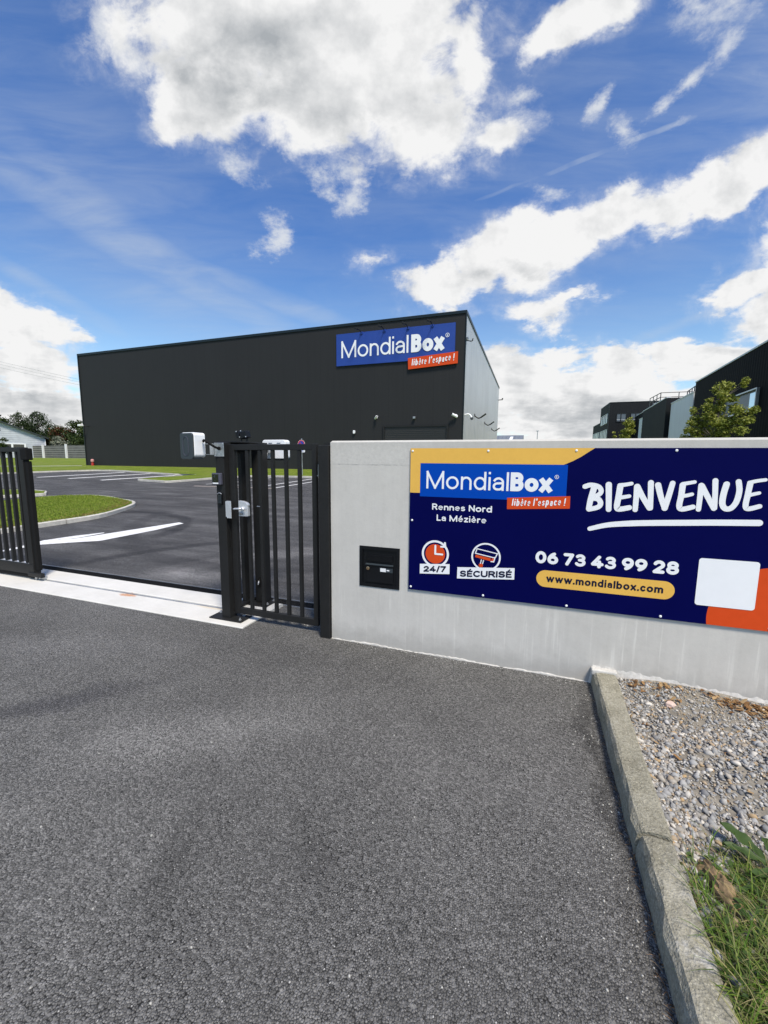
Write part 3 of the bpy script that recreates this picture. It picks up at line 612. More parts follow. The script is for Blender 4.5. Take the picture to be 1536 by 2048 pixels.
# forecourt outside the gate, car park inside
mb = MB(); mb.sheet([(-60, -14), (.50, -14), (.50, 3.14), (-1.5, 3.14), (-1.5, 3.9), (-60, 3.9)], lambda x, y: 0.0)
kind(mb.build('road', M['asphalt']), 'structure')
mb = MB(); mb.add([(-60, 3.9, 0), (4.6, 3.9, 0), (4.6, 4, 0), (-60, 4, 0), (4.6, 24, tz(0, 24)), (-60, 24, tz(0, 24))], [(0, 1, 2, 3), (3, 2, 4, 5)])
mb.add([(-1.5, 3.34, 0), (4.6, 3.34, 0), (4.6, 3.9, 0), (-1.5, 3.9, 0)], [(0, 1, 2, 3)])
kind(mb.build('car_park_pavement', M['asphalt_park']), 'structure')
# lawns: raised 9 cm behind their kerbs
def lawn(name, poly, up=.10):
    mb = MB(); mb.sheet(poly, lambda x, y: tz(x, y) + up)
    o = mb.build(name, M['lawn'], fix=False)
    return kind(o, 'structure')
ISL1 = [(-10.35, 4.3), (-10.10, 5.1), (-10.06, 5.72), (-9.97, 6.6), (-10.0, 7.0), (-10.25, 7.56), (-10.6, 8.2), (-10.97, 8.72), (-11.5, 9.12), (-12.38, 9.42), (-13.34, 9.72), (-14.3, 9.80), (-15.1, 9.45), (-15.38, 8.68), (-15.42, 7.8), (-15.6, 5.9), (-15.8, 4.3)]
ISL2 = [(-16.55, 9.70), (-16.75, 9.36), (-17.26, 8.75), (-18.2, 7.6), (-30, 3.9 + .2), (-44, 4.1), (-30, 8.5), (-19.4, 10.1), (-18.4, 10.35), (-17.3, 10.2)]
BIG = [(-75, 5.0), (-36.5, 8.0), (-33.6, 14.4), (-32.57, 16.67), (-31.7, 19.1), (-30.05, 21.1), (-28.4, 21.25), (-26.75, 20.9), (-21.8, 19.75), (-20.57, 19.42), (-18.75, 19.25), (-19.15, 16.3), (-19.05, 15.6), (-18.1, 15.45), (-16.8, 15.2), (-16.5, 15.6), (-15.96, 18.0), (-15.5, 19.1), (-14.9, 19.8), (-13.9, 19.98), (-11.35, 20.0), (4.7, 20.0), (4.7, 41.9), (-80, 41.9)]
for p in (ISL1, ISL2, BIG): lawn('lawn', p)
def kerb_line(pts, closed=False, w=.13, h=.098, name='kerb', mt='kerb_pale'):
    """kerb blocks about a metre long with open joints"""
    L = [0.0]
    for a, b in zip(pts[:-1], pts[1:]): L.append(L[-1] + math.dist(a, b))
    n = max(1, round(L[-1] / .98)); mb = MB()
    def at(d):
        for k in range(len(pts) - 1):
            if d <= L[k + 1] + 1e-9: t = (d - L[k]) / max(1e-9, L[k + 1] - L[k]); return np.array(pts[k], float) * (1 - t) + np.array(pts[k + 1], float) * t
        return np.array(pts[-1], float)
    for q in range(n):
        ds = [L[-1] * (q + u) / n for u in (0, .25, .5, .75, 1)]; ds[0] += .008; ds[-1] -= .008; P = [at(d) for d in ds]; dh = (rng.random() - .5) * .008; ring = []
        for k, p in enumerate(P):
            d = P[min(k + 1, 4)] - P[max(k - 1, 0)]; d /= max(1e-9, np.linalg.norm(d)); nn = np.array([-d[1], d[0]]) * w / 2; z = tz(p[0], p[1]); hh = h + dh
            A, B = p + nn, p - nn
            ring += [(A[0], A[1], z - .02), (A[0], A[1], z + hh - .012), (A[0] - nn[0] * .25, A[1] - nn[1] * .25, z + hh), (B[0] + nn[0] * .25, B[1] + nn[1] * .25, z + hh), (B[0], B[1], z + hh - .012), (B[0], B[1], z - .02)]
        f = [(k * 6 + e, k * 6 + e + 1, (k + 1) * 6 + e + 1, (k + 1) * 6 + e) for k in range(4) for e in range(5)] + [tuple(range(6)), tuple(24 + e for e in range(6))[::-1]]
        mb.add(ring, f)
    return kind(mb.build(name, M[mt]), 'structure')
def smooth_line(pts, k=3):
    out = []; n = len(pts)
    for i in range(n - 1):
        p0, p1, p2, p3 = (np.array(pts[max(0, min(n - 1, i + q))], float) for q in (-1, 0, 1, 2))
        for s in range(k):
            t = s / k; out.append(tuple(.5 * ((2 * p1) + (-p0 + p2) * t + (2 * p0 - 5 * p1 + 4 * p2 - p3) * t * t + (-p0 + 3 * p1 - 3 * p2 + p3) * t ** 3)))
    return out + [tuple(pts[-1])]
kerb_line(smooth_line(ISL1[:15])); kerb_line(smooth_line(ISL2[:4] ) + [(-30, 4.1)]); kerb_line([ISL2[0]] + ISL2[:5:-1])
kerb_line(BIG[1:10]); kerb_line(smooth_line(BIG[9:20]) + [(4.7, 20.0)])
mb = MB()
pp = [(-60, 15.6), (-44.3, 22.7), (-41.39, 23.39), (-37.68, 25.38)]; qq = [(-37.2, 24.95), (-41.1, 22.95), (-44.1, 22.2), (-60, 15.1)]
mb.sheet(pp + qq, lambda x, y: tz(x, y) + .108); kind(mb.build('path', M['kerb_pale']), 'structure')
# road markings, one sheet of paint each kind
mb = MB()
def line(a, b, w):
    a = np.array(a, float); b = np.array(b, float); d = (b - a) / np.linalg.norm(b - a); n = np.array([-d[1], d[0]]) * w / 2
    mb.sheet([tuple(a - n), tuple(b - n), tuple(b + n), tuple(a + n)], lambda x, y: tz(x, y) + .006)
for a, b in (((-27.0, 15.57), (-26.4, 20.6)), ((-24.2, 15.48), (-23.4, 20.0)), ((-21.34, 15.26), (-20.5, 19.3))): line(a, b, .32)
kind(mb.build('road_markings', M['road_paint_far'], fix=False), 'structure'); mb = MB()
line((-14.24, 15.13), (-13.55, 16.4), .12); line((-13.6, 16.2), (-13.7, 19.7), .12); line((-11.05, 15.27), (-11.0, 19.6), .12)
line((-12.9, 15.2), (-12.3, 15.2), .12); line((-10.12, 14.44), (-10.05, 19.7), .12); line((-7.6, 14.6), (-7.5, 19.6), .12); line((-4.9, 14.7), (-4.8, 19.6), .12)
mb.sheet([(-7.593, 7.176), (-8.135, 5.2), (-8.548, 4.952), (-8.497, 4.792), (-8.246, 4.656), (-7.774, 5.04), (-7.487, 5.248), (-7.464, 5.485), (-7.361, 6.292), (-7.389, 7.11)], lambda x, y: tz(x, y) + .006)
mb.sheet([(-8.524, 4.938), (-8.147, 5.193 + .01), (-8.086, 5.759), (-8.148, 5.805), (-8.399, 5.359)][::-1], lambda x, y: tz(x, y) + .0075)
mb.sheet([(-8.365, 4.16), (-8.26, 4.106), (-8.238, 4.278), (-8.246, 4.656), (-8.45, 4.776), (-8.388, 4.359)], lambda x, y: tz(x, y) + .0072)
mb.v = [(v[0], v[1], v[2]) for v in mb.v]
kind(mb.build('road_markings', M['road_paint'], fix=False), 'structure')
for me in (bpy.data.objects['road_markings'].data,):
    for p in me.polygons:
        if p.normal.z < 0: p.flip()
mb = MB(); line((-14.12, 14.28), (-10.05, 14.44), .10)
kind(mb.build('road_markings', M['paint_warm'], fix=False), 'structure')

# gate threshold: two pale concrete slabs with a small step and the gate rail between them
mb = MB(); mb.prism([(3.008, -.05), (3.008, .006), (3.016, .012), (3.342, .012), (3.342, -.05)], 'x', -30, -2.478)
kind(mb.build('track_slab', M['strip_concrete']), 'structure')
mb = MB(); mb.prism([(3.347, -.05), (3.347, .026), (3.353, .032), (3.64, .032), (3.66, .018), (3.66, -.05)], 'x', -30, -2.462)
mb.add([], []); kind(mb.build('track_slab', M['strip_concrete']), 'structure')
mb = MB(); mb.prism([(3.327, .012), (3.327, .018), (3.332, .022), (3.337, .018), (3.337, .012)], 'x', -30, -2.70)
gr = tag(mb.build('gate_rail', M['galv']), 'thin steel guide rail set in the pale concrete threshold strip', 'rail')
# drainage channel
dr = thing('drain_channel', 'black slotted drainage channel across the gateway behind the pale concrete strip', 'drain', (-4, 3.76, 0))
mb = MB()
for y0, y1 in ((3.672, 3.684), (3.836, 3.848)): mb.box(-12, -1.62, y0, y1, -.04, .010)
mb.build('channel_edge', M['galv'], dr)
mb = MB(); mb.box(-12, -1.62, 3.684, 3.836, -.05, -.03); mb.build('channel_bed', M['rubber'], dr)
mb = MB()
for i in range(int((12 - 1.62) / .02)):
    x = -12 + i * .02; mb.box(x, x + .008, 3.684, 3.836, -.008, .006)
for y in (3.715, 3.748, 3.780, 3.812): mb.box(-12, -1.62, y - .004, y + .004, -.006, .0045)
mb.build('grating', M['rubber'], dr)

# near kerb on the right, laid as four blocks
def kblock(y0, y1, off=0., h=.115):
    """a weathered kerb block from y1 (far) to y0 (near); slightly uneven"""
    def lx(y): return .478 + (y - 1.2) * .0085 + off
    def rx(y): return .607 + (y - 1.2) * .0225 + off
    n = max(2, int((y1 - y0) / .07)); mb = MB(); rows = []
    for i in range(n + 1):
        y = y0 + (y1 - y0) * i / n; e = .010 if i in (0, n) else 0
        j = lambda s: (rng.random() - .5) * s * 1.5 - (s * 1.6 if rng.random() < .05 else 0)
        l, r = lx(y), rx(y)
        rows.append([(l + j(.004), y, -.04), (l + .003 + j(.005), y, .045), (l + .008 + j(.005) + e * .4, y, h - .028 + j(.004)), (l + .022 + j(.004), y, h - .004 - e * .5), (l + .036, y, h - e * .35 + j(.003)), ((l + r) / 2, y, h - e * .3 + j(.003)), (r - .02 + j(.004), y, h - e * .35 + j(.003)), (r - .006 + j(.004), y, h - .012 - e * .5), (r + j(.004), y, -.04)])
    for rw in rows: mb.v += rw
    for i in range(n):
        for k in range(8): mb.f.append((i * 9 + k, i * 9 + k + 1, (i + 1) * 9 + k + 1, (i + 1) * 9 + k))
    mb.f += [tuple(range(9)), tuple(n * 9 + k for k in range(9))[::-1]]
    return kind(mb.build('kerb', M['kerb'], smooth=False), 'structure')
kblock(2.822, 3.126, .002, .113); kblock(1.744, 2.812, -.002, .117); kblock(.72, 1.731, .004, .110); kblock(-.3, .714, 0); kblock(-1.4, -.306, .001)
mb = MB(); mb.box(.489, .652, 3.075, 3.1285, .085, .128)
kind(mb.build('kerb', M['mortar'], bevel=.008), 'structure')
# bed behind the kerb
mb = MB(); nx, ny = 40, 50
for j in range(ny + 1):
    for i in range(nx + 1):
        x = .60 + i * .1 if i else .59; y = -1.5 + j * (4.63 / ny)
        z = .045 + .018 * math.sin(x * 5 + y * 3) + .02 * math.sin(y * 7 - x * 2) + .03 * min(1, max(0, (x - .62))) + rng.random() * .008
        mb.v.append((x, y, z))
mb.f = [(j * (nx + 1) + i, j * (nx + 1) + i + 1, (j + 1) * (nx + 1) + i + 1, (j + 1) * (nx + 1) + i) for j in range(ny) for i in range(nx)]
kind(mb.build('terrain', M['soil'], smooth=True, fix=False), 'structure')
def bedz(x, y):
    z = .045 + .018 * np.sin(x * 5 + y * 3) + .02 * np.sin(y * 7 - x * 2) + .03 * np.clip(x - .62, 0, 1) + .004
    return z
# gravel: loose angular stones
ico = bmesh.new(); bmesh.ops.create_icosphere(ico, subdivisions=1, radius=1); IV = np.array([v.co[:] for v in ico.verts]); IF = np.array([[v.index for v in f.verts] for f in ico.faces]); ico.free()
def stones(name, xy, size, zs, mt, flat=.62):
    n = len(xy); k = len(IV)
    V = np.repeat(IV[None], n, 0) * (1 + .75 * (rng.random((n, k, 1)) - .5))
    V = V * (size[:, None, None] * np.stack([.75 + .6 * rng.random(n), .75 + .6 * rng.random(n), flat * (.7 + .6 * rng.random(n))], 1)[:, None, :])
    ax = rng.random((n, 3)) * 2 - 1; ax[:, 2] *= 2.2; ang = rng.random(n) * 6.28
    ax /= np.linalg.norm(ax, axis=1)[:, None]; c, s = np.cos(ang)[:, None, None], np.sin(ang)[:, None, None]; A = ax[:, None, :]
    V = V * c + np.cross(np.broadcast_to(A, V.shape), V) * s + A * (V * A).sum(2, keepdims=True) * (1 - c)
    V = V + np.stack([xy[:, 0], xy[:, 1], zs], 1)[:, None, :]
    Fa = (IF[None] + (np.arange(n) * k)[:, None, None]).reshape(-1, 3)
    return kind(numpy_obj(name, V.reshape(-1, 3), Fa, mt, n=3), 'stuff')
n = 34000
x = .625 + rng.random(n) ** 1.25 * 1.75; y = 1.25 + rng.random(n) * 1.865
edge = 1.62 + .33 * np.clip((x - .62) / .38, 0, 1) + .12 * np.sin(x * 9)
keep = ((y > edge - .12) | (rng.random(n) < .12)) & (rng.random(n) > .55 * (np.sin(x * 6.1 + 1.3 * np.sin(y * 5)) * np.sin(y * 5.3 - x) > .45))
x, y = x[keep], y[keep]
sz = .0042 + .0066 * rng.random(len(x)) ** 2.4 + .009 * (rng.random(len(x)) < .05)
near = np.clip((3.12 - y) / .5, 0, 1); sz *= .62 + .38 * near
stones('gravel', np.stack([x, y], 1), sz, bedz(x, y) + sz * .35 + .004 * rng.random(len(x)), M['stone'])
n = 330
y = 1.0 + rng.random(n) * 2.1; x = .478 + (y - 1.2) * .0085 - .012 - np.abs(rng.normal(0, .10, n))
x2 = -1.55 + rng.random(260) * 2.0; y2 = 3.115 - np.abs(rng.normal(0, .035, 260)); x3 = -2.0 + rng.random(150) * .34; y3 = 3.24 + rng.random(150) * .22
xw = -2.2 + rng.random(260) * 2.6; yw = .6 + rng.random(260) * 2.4
xy = np.concatenate([np.stack([xw, yw], 1), np.stack([x, y], 1), np.stack([x2, y2], 1), np.stack([x3, y3], 1)])
sz = .0013 + .0034 * rng.random(len(xy)) ** 3
stones('debris', xy, sz, sz * .3, M['chips'])
# a few larger stones
def rock(name, x, y, z, rx, ry, rz, rot, mt, label, sub=3, rough=.35):
    bm = bmesh.new(); bmesh.ops.create_icosphere(bm, subdivisions=sub, radius=1)
    from mathutils import noise
    for v in bm.verts:
        d = v.co.copy(); k = 1 + rough * noise.fractal(d * 1.4 + Vector((x * 9, y * 7, 3)), 1.0, 2.0, 4); v.co = Vector((d.x * rx * k, d.y * ry * k, d.z * rz * k))
    me = bpy.data.meshes.new(name); bm.to_mesh(me); bm.free(); me.materials.append(M[mt]); o = bpy.data.objects.new(name, me); col.objects.link(o)
    o.location = (x, y, z); o.rotation_euler = (0, 0, R(rot)); return tag(o, label, 'stone')
rock('boulder', .735, 1.60, .045, .050, .115, .062, 12, 'rock', 'rough brown rock lying in the grass against the concrete kerb', 4, .55)
rock('stone', .915, 2.87, .075, .03, .022, .02, 15, 'pink_rock', 'pale pinkish stone on the gravel near the foot of the wall', 2)
# grass tufts, dock leaves, dry leaves
def blades(name, bx, by, bz, ln, wd, lean, mt, seg=4, droop=1.2):
    n = len(bx); az = rng.random(n) * 6.283; V = np.zeros((n, (seg + 1) * 2, 3)); dx, dy = np.cos(az), np.sin(az)
    px, py, pz = bx.copy(), by.copy(), bz.copy(); a = lean.copy()
    for k in range(seg + 1):
        t = k / seg; w = wd * (1 - t ** 1.8) * .5 + .0002
        V[:, 2 * k] = np.stack([px - dy * w, py + dx * w, pz], 1); V[:, 2 * k + 1] = np.stack([px + dy * w, py - dx * w, pz], 1)
        st = ln / seg; px = px + dx * np.sin(a) * st; py = py + dy * np.sin(a) * st; pz = pz + np.cos(a) * st; a = a + droop / seg * (.4 + 1.2 * rng.random(n))
        pz = np.maximum(pz, bz + .004)
    Fq = np.array([[2 * k, 2 * k + 1, 2 * k + 3, 2 * k + 2] for k in range(seg)])
    Fa = (Fq[None] + (np.arange(n) * (seg + 1) * 2)[:, None, None]).reshape(-1, 4)
    return kind(numpy_obj(name, V.reshape(-1, 3), Fa, M[mt]), 'stuff')
n = 46000
x = .615 + rng.random(n) ** 1.1 * 1.5; y = .2 + rng.random(n) * 1.95
edge = 1.60 + .36 * np.clip((x - .62) / .38, 0, 1) + .10 * np.sin(x * 11)
p = np.clip((edge - y) / .22 + .12, 0, 1); p *= np.where(((x - .735) / .075) ** 2 + ((y - 1.60) / .16) ** 2 < 1, .12, 1)
p *= .55 + .45 * (np.sin(x * 17 + y * 5) * np.sin(y * 13 - x * 7) > -.3)
kp = rng.random(n) < p; x, y = x[kp], y[kp]
# clumping
x = x + rng.normal(0, .006, len(x)); x = np.maximum(x, .615 + (y - 1.2) * .0225 + .012)
blades('grass', x, y, bedz(x, y) - .005, .045 + .14 * rng.random(len(x)) ** 1.6, .0018 + .0026 * rng.random(len(x)), .3 + 1.0 * rng.random(len(x)), 'blade')
n = 260
y = .9 + rng.random(n) * 2.15; x = .478 + (y - 1.2) * .0085 - rng.random(n) * .006; kp = rng.random(n) < np.clip(1.5 - np.abs(y - 1.45), .05, 1); x, y = x[kp], y[kp]
blades('grass', x, y, np.zeros(len(x)), .015 + .03 * rng.random(len(x)), .0012 + .001 * rng.random(len(x)), .8 + .6 * rng.random(len(x)), 'dead_leaf', 3)
# lawn nap on the islands and along the far kerb, where single blades still read
def inside(poly, x, y):
    c = np.zeros(len(x), bool); n = len(poly)
    for i in range(n):
        x0, y0 = poly[i]; x1, y1 = poly[(i + 1) % n]
        with np.errstate(divide='ignore', invalid='ignore'): c ^= ((y0 > y) != (y1 > y)) & (x < (x1 - x0) * (y - y0) / (y1 - y0 + 1e-12) + x0)
    return c
n = 60000; x = -15.8 + rng.random(n) * 6; y = 4.3 + rng.random(n) * 5.6; k = inside(ISL1, x, y); x, y = x[k], y[k]
blades('grass', x, y, .034 * np.maximum(y - 4, 0) + .095, .02 + .04 * rng.random(len(x)), .006 + .008 * rng.random(len(x)), .2 + .8 * rng.random(len(x)), 'nap', 2)
dk = thing('dock_plant', 'broad-leaved dock plant spreading over the gravel among the grass', 'plant', (.86, 1.78, .06))
for (bx, by, az, L, wd, tilt) in ((.93, 1.80, 135, .15, .028, .25), (.94, 1.77, 168, .15, .020, .2), (.97, 1.78, 100, .10, .02, .4), (.98, 1.74, 200, .15, .02, .2)):
    mb = MB(); ns = 10
    for i in range(ns + 1):
        t = i / ns; w_ = wd * math.sin(math.pi * min(1, t * .93 + .04)) ** .8; d = Vector((math.cos(R(az)), math.sin(R(az)), 0)); q = Vector((bx, by, .075)) + d * L * t + Vector((0, 0, L * (tilt * t * 1.6 - .9 * tilt * t * t))); s = Vector((-d.y, d.x, 0))
        wv_ = .006 * math.sin(i * 1.7)
        mb.v += [tuple(q - s * w_ + Vector((0, 0, .012 + wv_))), tuple(q), tuple(q + s * w_ + Vector((0, 0, .012 - wv_)))]
    for i in range(ns):
        for k2 in range(2): a = i * 3 + k2; mb.f.append((a, a + 1, a + 4, a + 3))
    mb.build('leaf', M['dock'], dk, smooth=True, fix=False)
def leaf_litter(name, x, y, z, s, mt):
    n = len(x); V = np.zeros((n, 6, 3)); az = rng.random(n) * 6.28; tl = rng.normal(0, .5, n)
    base = np.array([(-1, 0), (-.3, .5), (.5, .42), (1.1, 0), (.5, -.42), (-.3, -.5)])
    for k in range(6):
        u, v = base[k] * 1.0; zz = (abs(v) * .6 + u * tl) * s + .15 * s * rng.random(n)
        V[:, k] = np.stack([x + (u * np.cos(az) - v * np.sin(az)) * s, y + (u * np.sin(az) + v * np.cos(az)) * s, z + np.maximum(zz, 0)], 1)
    Fa = (np.array([[0, 1, 2, 3], [0, 3, 4, 5]])[None] + (np.arange(n) * 6)[:, None, None]).reshape(-1, 4)
    return kind(numpy_obj(name, V.reshape(-1, 3), Fa, M[mt]), 'stuff')
cx_ = rng.choice([1.22, 1.27, 1.34, 1.42, 1.47, 1.58, 1.66, .80, .95], 300); x = cx_ + rng.normal(0, .045, 300); y = 3.085 - np.abs(rng.normal(0, .06, 300)) - .02 * (x > 1.2)
x = np.concatenate([x, .7 + rng.random(40) * .9]); y = np.concatenate([y, 2.0 + rng.random(40) * 1.1])
leaf_litter('leaves', x, y, bedz(x, y) + .010, .006 + .017 * rng.random(len(x)) ** 1.5, 'dead_leaf')
n = 1500; x = .64 + rng.random(n) * 1.2; y = .6 + rng.random(n) * 1.35; k = y < 1.60 + .36 * np.clip((x - .62) / .38, 0, 1) + .10 * np.sin(x * 11); x, y = x[k], y[k]
leaf_litter('weeds', x, y, bedz(x, y) + .015 + .03 * rng.random(len(x)), .006 + .012 * rng.random(len(x)), 'dock')
n = 9000; x = .64 + rng.random(n) * 1.3; y = .5 + rng.random(n) * 1.5; k = y < 1.58 + .36 * np.clip((x - .62) / .38, 0, 1) + .10 * np.sin(x * 11); x, y = x[k], y[k]
blades('grass', x, y, bedz(x, y) - .004, .02 + .05 * rng.random(len(x)), .0025 + .003 * rng.random(len(x)), .3 + 1.0 * rng.random(len(x)), 'blade', 3)
n = 2600; e_ = np.array(smooth_line(ISL1[:10], 12)); q_ = e_[rng.integers(0, len(e_), n)]; c_ = np.array([-12.6, 7.0]); d_ = c_ - q_; d_ /= np.linalg.norm(d_, axis=1)[:, None]
q_ = q_ + d_ * (.09 + np.abs(rng.normal(0, .16, n)))[:, None]; x, y = q_[:, 0], q_[:, 1]
blades('grass', x, y, .034 * np.maximum(y - 4, 0) + .098, .02 + .04 * rng.random(n), .008 + .014 * rng.random(n), .8 + .7 * rng.random(n), 'dead_leaf', 2)

# ------------------------------------------------------------------ concrete wall with board and letter box
YW = 3.1287
wl = thing('boundary_wall', 'long smooth grey concrete wall carrying the navy welcome board', 'wall', (-.2, YW + .1, 0))
mb = MB()
MBX0, MBX1, MBZ0, MBZ1 = -1.322, -.977, .530, .866          # letter box niche
WX0, WX1, WT = -1.6, 4.4, .20
def wgrid():
    xs = [WX0, MBX0, MBX1, WX1]; zs = [-.05, MBZ0, MBZ1, 1.738]
    v = [(x, YW, z) for z in zs for x in xs]; f = []
    for j in range(3):
        for i in range(3):
            if not (i == 1 and j == 1): f.append((j * 4 + i, j * 4 + i + 1, (j + 1) * 4 + i + 1, (j + 1) * 4 + i))
    mb.add(v, f)
wgrid()
c = .014; T_ = 1.752
def q4(a, b, c_, d): mb.add([a, b, c_, d], [(0, 1, 2, 3)])
q4((WX0, YW, 1.738), (WX1, YW, 1.738), (WX1, YW + c, T_), (WX0 + c, YW + c, T_))
q4((WX0 + c, YW + c, T_), (WX1, YW + c, T_), (WX1, YW + WT - c, T_), (WX0 + c, YW + WT - c, T_))
q4((WX1, YW + WT, 1.738), (WX0, YW + WT, 1.738), (WX0 + c, YW + WT - c, T_), (WX1, YW + WT - c, T_))
mb.add([(WX0, YW + WT, 1.738), (WX0, YW, 1.738), (WX0 + c, YW + c, T_), (WX0 + c, YW + WT - c, T_)], [(0, 1, 2, 3)])
q4((WX1, YW + WT, -.05), (WX0, YW + WT, -.05), (WX0, YW + WT, 1.738), (WX1, YW + WT, 1.738))
q4((WX0, YW + WT, -.05), (WX0, YW, -.05), (WX0, YW, 1.738), (WX0, YW + WT, 1.738))
q4((WX1, YW, -.05), (WX1, YW + WT, -.05), (WX1, YW + WT, 1.738), (WX1, YW, 1.738))
for (a, b) in (((MBX0, MBZ0), (MBX1, MBZ0)), ((MBX1, MBZ0), (MBX1, MBZ1)), ((MBX1, MBZ1), (MBX0, MBZ1)), ((MBX0, MBZ1), (MBX0, MBZ0))):
    q4((a[0], YW, a[1]), (b[0], YW, b[1]), (b[0], YW + .15, b[1]), (a[0], YW + .15, a[1]))
mb.build('wall_body', M['wall_concrete'], wl, fix=False)
mb = MB(); prev = None; xs_ = np.arange(WX0, WX1, .02)          # rough mortar bead along the foot
for x_ in xs_:
    g_ = x_ > .49; d_ = .006 + .007 * rng.random() * rng.random(); h_ = (.004 + .012 * rng.random() + .006 * math.sin(x_ * 9)) if not g_ else (.085 + .05 * (math.sin(x_ * 3.1) * .5 + .5) * (1 if x_ < 1.5 else .6) + .02 * rng.random())
    if g_: d_ = .012 + .006 * rng.random()
    mb.v += [(x_, YW - d_, -.02), (x_, YW - d_ * .7, h_ * .55), (x_, YW + .002, h_)]
for i in range(len(xs_) - 1):
    for k in range(2): a = i * 3 + k; mb.f.append((a, a + 3, a + 4, a + 1))
mb.build('foot_mortar', M['mortar'], wl, fix=False)

bd = thing('welcome_board', 'navy welcome board with white lettering screwed to the concrete wall', 'sign board', (.31, YW - .012, 1.11))
BX0, BX1, BZ0, BZ1 = -.890, 1.492, .5445, 1.6885
YB = YW - .013
mb = MB(); mb.box(BX0, BX1, YB, YW - .001, BZ0, BZ1); mb.build('panel', M['navy'], bd)
y1, y2, y3, y4 = YB - .0006, YB - .0012, YB - .0024, YB - .0034
mb = MB(); e_ = [(.411, 1.6885), (.372, 1.661), (.329, 1.629), (.28, 1.600), (.234, 1.578), (.20, 1.565)]
mb.flat([(BX0 + .0005, 1.340), (-.78, 1.340), (-.78, 1.5), (.20, 1.5)] + e_[::-1] + [(BX0 + .0005, 1.6885)], y1)
mb.build('mustard_corner', M['mustard'], bd, fix=False)
mb = MB(); ac = arc(1.49, .61, .355, .352, 102, 191, 26)
ac = [(min(p[0], BX1), p[1]) for p in arc(1.487, .600, .350, .356, 89, 189, 30)]
mb.flat([(p[0], max(p[1], BZ0 + .0005)) for p in ac][::1] + [(1.15, BZ0 + .0005), (BX1 - .0005, BZ0 + .0005)], y1)
mb.build('orange_corner', M['orange'], bd, fix=False)
lp = MB(); lp.flat([(-.808, 1.313), (.250, 1.313), (.250, 1.573), (-.808, 1.573)], y2); lp = lp.build('logo_plate', M['royal'], bd, fix=False)
mb = MB(); write(mb, 'Mondial', -.757, 1.377, .137, y3, width=.617, weight=.115, gap=.12); write(mb, 'Box', -.128, 1.377, .137, y3, width=.282, weight=.25, gap=.05)
registered(mb, .182, 1.487, .0125, y3); mb.build('logo_lettering', M['ink_white'], lp, fix=False)
tp = MB(); tp.flat([(-.144, 1.243), (.279, 1.267), (.277, 1.355), (-.146, 1.327)], y3); tp = tp.build('slogan_plate', M['orange'], bd, fix=False)
def slogan(mb, x, z, h, y, w_, dz):
    """slightly hand-drawn lettering climbing with its plate"""
    m2 = MB(); write(m2, "libère l'espace !", 0, 0, h, y, width=w_, weight=.155, cap='round', gap=.20, slant=.10, space=.34)
    vs = []
    for v in m2.v:
        u = v[0] / w_; wob = .035 * h * math.sin(u * 31) + .03 * h * math.sin(u * 57)
        vs.append((x + v[0], v[1], z + v[2] + u * dz + wob))
    mb.add(vs, m2.f)
mb = MB(); slogan(mb, -.112, 1.268, .052, y4, .358, .019); mb.build('slogan_lettering', M['ink_white'], tp, fix=False)
mb = MB(); write(mb, 'Rennes Nord', -.707, 1.211, .050, y2, width=.456, weight=.195, cap='round', gap=.12); mb.build('place_lettering', M['ink_white'], bd, fix=False)
mb = MB(); write(mb, 'La Mézière', -.669, 1.126, .050, y2, width=.381, weight=.195, cap='round', gap=.12)
mb.build('place_lettering', M['ink_white'], bd, fix=False)
